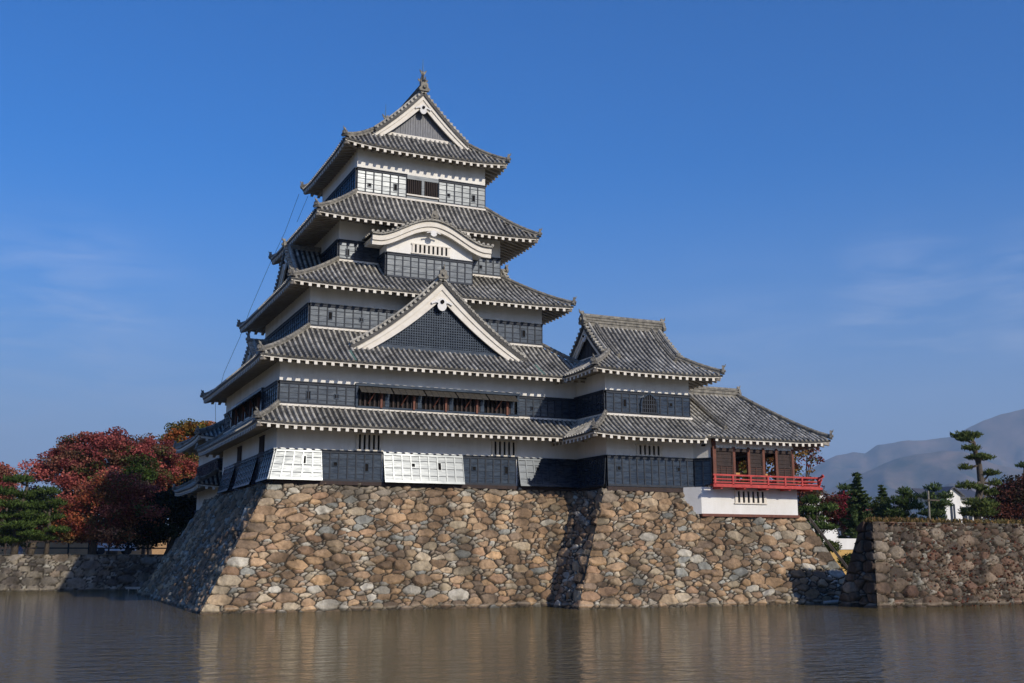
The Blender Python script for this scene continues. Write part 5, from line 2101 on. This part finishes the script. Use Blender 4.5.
pad_pine('pine_tree', 'second pine on the left bank, slimmer, against the orange-red maple', b_, [(0, 0, -0.2), (0.1, 0, 1.5), (0.0, 0, 2.8), (0.25, 0, 4.0), (0.15, 0, 4.9)], [0.18, 0.15, 0.13, 0.09, 0.04],
         [(lambda l: (l[0], l[1] + rng.uniform(-0.6, 0.6), l[2], l[3], l[3] * 0.9, l[5]))(lobe(x, y, 25.8, rx, rz, b_)) for x, y, rx, rz in PADS2], 112, pal=PINE, group='pines on the left bank')

# low things on the left bank
FN = empty('bank_fence', (-12, 34, GB), 'dark low post-and-rail fence behind the left bank tree trunks', 'fence')
mb = MB()
for z in (0.5, 1.0):
    mb.bar((-32, 34, GB + z), (4, 34.6, GB + z), 0.07, 0.1)
mb.build('rail', M['dark_wood'], FN)
for k in range(25):
    x = -32 + k * 1.5
    mb = MB()
    mb.box(x - 0.06, x + 0.06, 34 + (x + 32) * 0.0167 - 0.06, 34 + (x + 32) * 0.0167 + 0.06, GB, GB + 1.15)
    mb.build('post', M['dark_wood'], FN)
TW_ = empty('earth_wall', (-14, 56, GB), 'long tan earthen wall far behind the left bank trees', 'wall')
mb = MB()
mb.box(-50, 10, 56, 56.4, GB, GB + 1.9)
mb.build('wall_body', M['tan_wall'], TW_)
mb = MB()
mb.prism([(55.75, GB + 1.9), (56.65, GB + 1.9), (56.2, GB + 2.2)], lambda q: (-50, q[0], q[1]), lambda q: (10, q[0], q[1]))
mb.build('coping', M['slate'], TW_)
p = at(19, 556, 26.5)
mb = MB()
mb.tube([(p.x, p.y, GB), (p.x, p.y, GB + 0.2), (p.x + 0.03, p.y, GB + 0.42), (p.x, p.y, GB + 0.58)], [0.2, 0.24, 0.16, 0.05], 9)
mb.tube([(p.x - 0.1, p.y, GB + 0.5), (p.x - 0.02, p.y - 0.02, GB + 0.7), (p.x + 0.1, p.y, GB + 0.52)], 0.02, 5)
tag(mb.build('cloth_bag', M['blue_cloth'], smooth=True), 'small blue bundle on the ground beside the leftmost pine trunk', 'bag')


def car(loc, rz):
    c = empty('parked_car', loc, 'small white parked car half hidden behind the maple trunks', 'car')
    ca, sa = math.cos(rz), math.sin(rz)
    X = lambda x, y, z: (loc[0] + x * ca - y * sa, loc[1] + x * sa + y * ca, loc[2] + z)
    mb = MB(X)
    side = [(-1.65, 0.3), (-1.7, 0.75), (-1.5, 0.95), (-1.15, 1.42), (0.45, 1.45), (0.95, 1.0), (1.55, 0.88), (1.7, 0.6), (1.68, 0.3)]
    mb.prism(side, lambda q: (q[0], -0.72, q[1]), lambda q: (q[0], 0.72, q[1]))
    body = mb.build('body', M['car_paint'], c)
    mb = MB(X)
    for y in (-0.73, 0.73):
        mb.prism([(-1.3, 0.98), (-1.05, 1.35), (-0.3, 1.37), (-0.3, 0.98)], lambda q: (q[0], y - 0.006, q[1]), lambda q: (q[0], y + 0.006, q[1]))
        mb.prism([(-0.22, 0.98), (-0.22, 1.37), (0.4, 1.37), (0.78, 0.98)], lambda q: (q[0], y - 0.006, q[1]), lambda q: (q[0], y + 0.006, q[1]))
    mb.build('side_windows', M['glass'], c)
    for x in (-1.05, 1.05):
        for y in (-0.68, 0.68):
            mb = MB(X)
            mb.tube([(x, y - 0.09, 0.29), (x, y + 0.09, 0.29)], 0.29, 14)
            mb.build('wheel', M['rubber'], c)


p = at(113, 552, 37)
car((p.x, 37, GB), 0.1)
p = at(134, 587, 21.2)
mb = MB()
mb.hexa([(p.x - 0.5, 21.6, 0.10), (p.x + 0.42, 21.5, 0.10), (p.x + 0.46, 21.85, 0.10), (p.x - 0.46, 21.95, 0.10), (p.x - 0.5, 21.6, 0.18), (p.x + 0.42, 21.5, 0.18), (p.x + 0.46, 21.85, 0.18), (p.x - 0.46, 21.95, 0.18)])
mb.bar((p.x - 0.55, 21.62, 0.22), (p.x + 0.45, 21.52, 0.22), 0.05, 0.07)
mb.bar((p.x - 0.3, 21.7, -0.4), (p.x - 0.3, 21.7, 0.15), 0.08, 0.08)
mb.bar((p.x + 0.3, 21.7, -0.4), (p.x + 0.3, 21.7, 0.15), 0.08, 0.08)
tag(mb.build('landing_plank', M['pale_wood']), 'small pale plank landing at the foot of the left moat wall', 'plank')

# --- right side
GR = 1.15


def pads_from(lst, y, base, ryf=0.9, jit=0.7):
    out = []
    for q in lst:
        l = lobe(q[0], q[1], y, q[2], q[3], base)
        out.append((l[0], l[1] + rng.uniform(-jit, jit), l[2], l[3], l[3] * ryf, l[5]))
    return out


BY = -6.0
b_ = ground_at(976, BY, GR)
TP = [(976, 530), (977.5, 505), (981, 482), (979, 465), (975.5, 452), (974, 443), (971, 437)]
tp = [at(x, y, BY) for x, y in TP]
path = [(0, 0, -0.2)] + [(q.x - b_[0], 0, q.z - GR) for q in tp[1:]]
CP = [(972, 435, 16, 4.5), (966, 439, 9, 3), (970, 448, 10, 3.5), (986, 457, 15, 4), (976, 457, 8, 3), (969, 467, 8, 3.5), (988, 473, 10, 3.5), (963, 486, 12, 5), (976, 488, 8, 4), (992, 483, 8, 4.5), (992, 492, 10, 5), (972, 503, 13, 6), (988, 504, 12, 6), (980, 512, 20, 8)]
pad_pine('cloud_pine', 'tall leaning pine at right with clipped cloud-like needle pads', b_, path, [0.27, 0.24, 0.22, 0.18, 0.15, 0.11, 0.07], pads_from(CP, BY, b_, 0.8, 0.5), 121, pal=[(0.06, 0.085, 0.022), (0.09, 0.12, 0.03), (0.13, 0.155, 0.04)], dens=360)
b_ = ground_at(935, 2, GR)
CP = [(932, 488, 9, 5), (928, 496, 10, 5), (939, 496, 9, 5), (933, 504, 14, 6), (928, 513, 14, 6), (940, 511, 10, 6), (934, 521, 15, 7)]
pad_pine('garden_pine', 'dense dark garden pine beside the wooden utility pole', b_, [(0, 0, 0), (0, 0, 3), (0.1, 0, 5.2)], [0.2, 0.15, 0.05], pads_from(CP, 2, b_), 122, pal=PINE_D, group='garden pines beyond the right wall')
b_ = ground_at(903, 4, GR)
CP = [(902, 492, 9, 5), (910, 497, 10, 5), (897, 501, 12, 6), (908, 506, 15, 7), (899, 513, 17, 8), (908, 521, 18, 8)]
pad_pine('garden_pine', 'round-headed garden pine between the spruces and the pole', b_, [(0, 0, 0), (0, 0, 3), (0.1, 0, 5.0)], [0.2, 0.15, 0.05], pads_from(CP, 4, b_), 123, pal=PINE_D + PINE, group='garden pines beyond the right wall')
b_ = ground_at(844, 8, GR)
CP = [(842, 488, 9, 4), (847, 494, 9, 4), (840, 499, 10, 4)]
pad_pine('garden_pine', 'small pine top standing over the crimson maple', b_, [(0, 0, 0), (0, 0, 3), (0.0, 0, 6.0)], [0.2, 0.15, 0.05], pads_from(CP, 8, b_), 124, pal=PINE_D, group='garden pines beyond the right wall')
b_ = ground_at(818, -2, GR)
CP = [(816, 500, 11, 5), (812, 510, 14, 5), (825, 508, 11, 5), (818, 518, 17, 5), (812, 526, 15, 5), (826, 527, 12, 4)]
pad_pine('garden_pine', 'layered green pine right under the balcony corner', b_, [(0, 0, 0), (0, 0, 2.4), (0.1, 0, 4.4)], [0.16, 0.13, 0.05], pads_from(CP, -2, b_), 125, pal=PINE, group='garden pines beyond the right wall')


def spr(px, topy, y, wpx, seed, label, pal=PINE_D):
    b_ = ground_at(px, y, GR)
    t_ = at(px, topy, y)
    m = abs((t_ - CAMP).dot(_fw)) / 1083.776
    spruce(label, b_, t_.z - GR, wpx * m, seed, pal, 'spruces beyond the right wall')


spr(861, 471, -1, 27, 131, 'tall dark spruce with a pointed top left of the right wall head')
spr(886, 483, 7, 20, 132, 'smaller pointed spruce behind the round-headed pine')
b_ = ground_at(846, 5, GR)
broad_tree('maple_tree', 'crimson low maple between the layered pine and the tall spruce', 'maple tree', b_,
           [lobe(844, 506, 5, 9, 9, b_), lobe(838, 514, 5, 9, 8, b_), lobe(852, 512, 5, 8, 6, b_), lobe(843, 522, 5, 10, 8, b_)], 60, 190, 0.14, [(0.27, 0.03, 0.045), (0.22, 0.025, 0.035), (0.16, 0.03, 0.03)], 133, 0.12)
b_ = ground_at(808, 8, GR)
broad_tree('maple_tree', 'thin orange-leaved tree reaching up behind the red balcony', 'maple tree', b_,
           [lobe(806, 454, 8, 15, 8, b_), lobe(798, 470, 8, 12, 10, b_), lobe(790, 460, 8, 14, 16, b_), lobe(802, 492, 8, 16, 18, b_)], 62, 62, 0.19, [(0.26, 0.10, 0.05), (0.2, 0.05, 0.035), (0.30, 0.17, 0.05), (0.12, 0.11, 0.035)], 134, 0.16, cl_r=(0.35, 0.75))
b_ = ground_at(775, 12, GR)
broad_tree('golden_tree', 'yellow-leaved tree glimpsed through the open turret doors', 'tree', b_,
           [lobe(765, 470, 12, 30, 26, b_), lobe(735, 470, 12, 24, 26, b_)], 90, 120, 0.24, GOLD, 135, 0.2)
b_ = ground_at(876, 6, GR)
broad_tree('olive_bush', 'yellowish green bush between the two spruces', 'bush', b_,
           [lobe(876, 514, 6, 12, 12, b_), lobe(884, 522, 6, 14, 8, b_)], 40, 120, 0.18, BUSH, 136, 0.08)
b_ = ground_at(822, 5, GR)
broad_tree('brown_shrub', 'reddish brown shrub mixed with the layered pine by the balcony', 'bush', b_,
           [lobe(832, 512, 5, 12, 16, b_), lobe(808, 505, 5, 10, 20, b_)], 50, 110, 0.18, [(0.10, 0.05, 0.03), (0.07, 0.055, 0.025), (0.14, 0.045, 0.03)], 137, 0.08)
b_ = ground_at(1018, -4, GR)
broad_tree('red_brown_tree', 'reddish brown leafy tree at the right edge over the moat wall', 'tree', b_,
           [lobe(1006, 508, -4, 18, 22, b_), lobe(1024, 502, -4, 20, 26, b_), lobe(1045, 500, -4, 26, 30, b_), lobe(996, 515, -4, 12, 12, b_)], 170, 260, 0.16, [(0.09, 0.03, 0.025), (0.06, 0.03, 0.02), (0.13, 0.045, 0.03), (0.035, 0.03, 0.016)], 138, 0.2)
b_ = ground_at(1030, 4, GR)
CP = [(1028, 465, 9, 4), (1036, 476, 14, 5), (1030, 490, 16, 6)]
pad_pine('garden_pine', 'pine tip poking in at the right edge above the brown tree', b_, [(0, 0, 0), (0, 0, 4), (0, 0, 7.5)], [0.2, 0.15, 0.05], pads_from(CP, 4, b_), 139, pal=PINE_D, group='garden pines beyond the right wall')
for px, py, yy, rx, rz, lab, sd in ((830, 546, -7, 7, 2.6, 'clipped round shrub just above the ochre wall left end', 141), (850, 561, -9, 7.5, 6, 'clipped round shrub in front of the ochre wall beside the moat wall', 142), (815, 540, -5.5, 5, 3, 'low clipped shrub behind the slanting timber', 143)):
    p = at(px, py, yy)
    b_ = (p.x, p.y, GR - 0.1)
    broad_tree('clipped_shrub', lab, 'shrub', b_, [lobe(px, py, yy, rx, rz, b_), lobe(px, py + rz * 0.7, yy, rx * 0.9, rz, b_)], 46, 90, 0.11, GREEN + [(0.10, 0.11, 0.03)], sd, 0.05, 'clipped shrubs in the gap', cl_r=(0.2, 0.42), flat=0.7)

# boundary wall: white above, ochre below
GW = empty('garden_wall', (27, -4, GR), 'white-topped ochre garden wall seen through the gap by the moat wall', 'wall')
WY = -4.0
pA, pB = at(812, 550, WY), at(905, 550, WY)
zt_, zm_ = at(840, 538.5, WY).z, at(840, 549.5, WY).z
mb = MB()
mb.box(pA.x, pB.x, WY, WY + 0.3, GR - 0.5, zm_)
mb.build('ochre_footing', M['ochre'], GW)
mb = MB()
mb.box(pA.x, pB.x, WY - 0.05, WY + 0.35, zm_, zt_)
mb.build('white_band', M['white_paint'], GW)

# white house
HY = 62
pa, pb = at(943, 520, HY), at(990, 520, HY)
HZ = GR


def house():
    h = empty('white_house', ((pa.x + pb.x) / 2, HY + 3, HZ), 'white gabled house with dark roof behind the garden pines', 'house')
    m = abs((pa - CAMP).dot(_fw)) / 1083.776
    zt1 = at(950, 494, HY).z
    zap = at(953, 488, HY).z
    x0, x1 = at(946, 520, HY).x, at(962, 520, HY).x
    mb = MB()
    mb.prism([(x0, HZ), (x1, HZ), (x1, zt1), ((x0 + x1) / 2, zap), (x0, zt1)], lambda q: (q[0], HY, q[1]), lambda q: (q[0], HY + 6, q[1]))
    mb.box(x1, pb.x, HY + 1.2, HY + 6, HZ, zt1 - 0.3)
    mb.build('wall', M['white_paint'], h)
    mb = MB()
    for s_ in (-1, 1):
        xa = (x0 + x1) / 2
        xe = x0 - 0.5 if s_ < 0 else x1 + 0.5
        ze_ = zt1 - 0.35
        mb.hexa([(xa, HY - 0.5, zap + 0.05), (xe, HY - 0.5, ze_), (xe, HY + 6.3, ze_), (xa, HY + 6.3, zap + 0.05), (xa, HY - 0.5, zap + 0.25), (xe, HY - 0.5, ze_ + 0.18), (xe, HY + 6.3, ze_ + 0.18), (xa, HY + 6.3, zap + 0.25)])
    mb.hexa([(x1 + 0.3, HY + 0.6, zt1 - 0.5), (pb.x + 0.5, HY + 0.6, zt1 - 0.5), (pb.x + 0.5, HY + 3.6, zt1 + 0.8), (x1, HY + 3.6, zt1 + 0.8), (x1 + 0.3, HY + 0.6, zt1 - 0.3), (pb.x + 0.5, HY + 0.6, zt1 - 0.3), (pb.x + 0.5, HY + 3.6, zt1 + 1.0), (x1, HY + 3.6, zt1 + 1.0)])
    lx0 = at(934, 520, HY).x
    mb.hexa([(lx0, HY + 1.5, zt1 - 0.9), (x0, HY + 1.5, zt1 - 0.9), (x0, HY + 4, zap - 0.1), (lx0, HY + 4, zap - 0.1), (lx0, HY + 1.5, zt1 - 0.7), (x0, HY + 1.5, zt1 - 0.7), (x0, HY + 4, zap + 0.1), (lx0, HY + 4, zap + 0.1)])
    mb.build('roof', M['slate'], h)
    mb = MB()
    mb.box(x0 - 0.1, pb.x, HY - 0.3, HY + 1.2, HZ + (zt1 - HZ) * 0.46, HZ + (zt1 - HZ) * 0.50)
    mb.build('canopy', M['white_paint'], h)
    for fx0, fx1, f0, f1 in ((0.30, 0.62, 0.58, 0.85), (0.25, 0.75, 0.08, 0.38)):
        w_ = MB()
        xa, xb = x0 + (x1 - x0) * fx0, x0 + (x1 - x0) * fx1
        za, zb_ = HZ + (zt1 - HZ) * f0, HZ + (zt1 - HZ) * f1
        w_.box(xa, xb, HY - 0.03, HY + 0.02, za, zb_)
        w_.mi = 1
        w_.box((xa + xb) / 2 - 0.04, (xa + xb) / 2 + 0.04, HY - 0.06, HY - 0.03, za, zb_)
        w_.box(xa - 0.06, xb + 0.06, HY - 0.07, HY - 0.03, zb_, zb_ + 0.1)
        w_.build('window', [M['glass'], M['white_paint']], h)
    for k, (f0, f1) in enumerate(((0.56, 0.82), (0.08, 0.40))):
        w_ = MB()
        xa, xb = x1 + (pb.x - x1) * 0.25, x1 + (pb.x - x1) * 0.6
        w_.box(xa, xb, HY + 1.15, HY + 1.22, HZ + (zt1 - HZ) * f0, HZ + (zt1 - HZ) * f1)
        w_.mi = 1
        w_.box((xa + xb) / 2 - 0.05, (xa + xb) / 2 + 0.05, HY + 1.1, HY + 1.16, HZ + (zt1 - HZ) * f0, HZ + (zt1 - HZ) * f1)
        w_.build('window', [M['glass'], M['white_paint']], h)


house()
# low roof gable left of the spruce
p = at(826, 492, 30)
mb = MB()
LH = empty('low_house', (p.x, 32, GR), 'pale gable end peeping out beside the balcony corner', 'house')
e0, e1, e2 = at(822, 488, 30), at(838, 500, 30), at(806, 500, 30)
mb.prism([(e2.x, GR), (e1.x, GR), (e1.x, e1.z - 0.3), (e0.x, e0.z - 0.3), (e2.x, e2.z - 0.3)], lambda q: (q[0], 30.3, q[1]), lambda q: (q[0], 36, q[1]))
mb.build('wall', M['white_paint'], LH)
mb = MB()
for ex in (e1, e2):
    mb.hexa([(e0.x, 30, e0.z - 0.3), (ex.x + (ex.x - e0.x) * 0.2, 30, ex.z - 0.75), (ex.x + (ex.x - e0.x) * 0.2, 36, ex.z - 0.75), (e0.x, 36, e0.z - 0.3), (e0.x, 30, e0.z), (ex.x + (ex.x - e0.x) * 0.2, 30, ex.z - 0.45), (ex.x + (ex.x - e0.x) * 0.2, 36, ex.z - 0.45), (e0.x, 36, e0.z)])
mb.build('roof', M['slate'], LH)

# wooden utility pole with cross-arm
p = at(929, 524, -8)
pt_ = at(928, 491, -8)
UP = empty('utility_pole', (p.x, -8, GR), 'thin pale wooden pole with one short cross-arm above the moat wall', 'pole')
mb = MB()
mb.tube([(p.x, -8, GR), (pt_.x, -8, pt_.z)], [0.075, 0.06], 8)
mb.build('pole', M['concrete'], UP)
q = at(929, 500, -8)
mb = MB()
mb.bar((q.x - 0.25, -8.1, q.z), (q.x + 0.75, -8.1, q.z - 0.02), 0.07, 0.09)
mb.build('cross_arm', M['bark'], UP)

# slanting timber along the base corner
mb = MB()
mb.bar((19.75, -11.55, 4.42), (21.35, -13.45, 0.9), 0.13, 0.13)
mb.bar((19.80, -11.45, 4.55), (21.40, -13.35, 1.03), 0.05, 0.05)
tag(mb.build('slanting_timber', M['bark']), 'long timber slanting down the right corner of the turret base', 'timber')
# driftwood log at the foot of the turret base
mb = MB()
mb.tube([(18.0, -14.45, 0.10), (19.0, -14.6, 0.14), (20.1, -14.7, 0.12)], [0.07, 0.10, 0.08], 7)
mb.tube([(19.2, -14.6, 0.14), (19.5, -14.8, 0.28)], [0.04, 0.015], 5)
tag(mb.build('driftwood_log', M['pale_wood']), 'pale driftwood log at the waterline of the turret base', 'log')

# fallen leaves on the right wall: countless
rs = np.random.RandomState(5)
n = 2200
u = rs.rand(n)
v = rs.rand(n)
cl = rs.rand(60, 2)
k = rs.randint(0, 60, n)
u = np.clip(cl[k, 0] ** 0.7 + rs.normal(0, 0.05, n), 0.02, 1)
v = np.clip(cl[k, 1] + rs.normal(0, 0.10, n), 0.0, 0.99)
xx = 18.4 + u * 16
zz_ = v * 4.0
yy = -18.55 + 0.65 * (zz_ + 0.3) / 4.35 - 0.075
V, F_ = leaf_quads(np.stack([xx, yy, zz_], -1), 0.12, rs)
pal = np.array([(0.18, 0.06, 0.032), (0.14, 0.045, 0.028), (0.20, 0.095, 0.05), (0.10, 0.045, 0.03)])
c = pal[rs.randint(0, 4, n)]
o = arr_mesh('fallen_leaves', V, F_, M['leaf'], None, col=np.repeat(c, 4, axis=0))
tag(o, 'fallen red and brown leaves caught on the right moat wall', 'leaves', kind='stuff')
# dry grass along the top of the right wall
n = 5500
xx = 18.4 + rs.rand(n) ** 1.2 * 40
yy = -17.8 + rs.rand(n) * 0.65
V, F_ = leaf_quads(np.stack([xx, yy, 4.03 + rs.rand(n) ** 2 * 0.22], -1), 0.10, rs, aspect=2.2, up=0, droop=np.tile([0, 0, 1.0], (n, 1)))
pal = np.array([(0.22, 0.15, 0.05), (0.14, 0.12, 0.04), (0.28, 0.17, 0.07)])
o = arr_mesh('grass', V, F_, M['leaf'], None, col=np.repeat(pal[rs.randint(0, 3, n)], 4, axis=0))
tag(o, 'dry yellow grass along the top of the right moat wall', 'grass', kind='stuff')

# ------------------------------------------------------------------ haze
HAZE = 1.12e-4
if HAZE:
    mb = MB()
    mb.box(-12500, 12500, -12500, 14500, -2.5, 1270)
    m = bpy.data.materials.new('haze')
    m.use_nodes = True
    n_ = m.node_tree
    n_.nodes.clear()
    out = n_.nodes.new('ShaderNodeOutputMaterial')
    pv = n_.nodes.new('ShaderNodeVolumePrincipled')
    pv.inputs['Color'].default_value = (0.52, 0.73, 1.0, 1)
    pv.inputs['Density'].default_value = HAZE
    pv.inputs['Anisotropy'].default_value = 0.0
    n_.links.new(pv.outputs[0], out.inputs['Volume'])
    o = mb.build('haze', m)
    tag(o, 'thin blue haze lying over the whole valley', 'haze', kind='stuff')
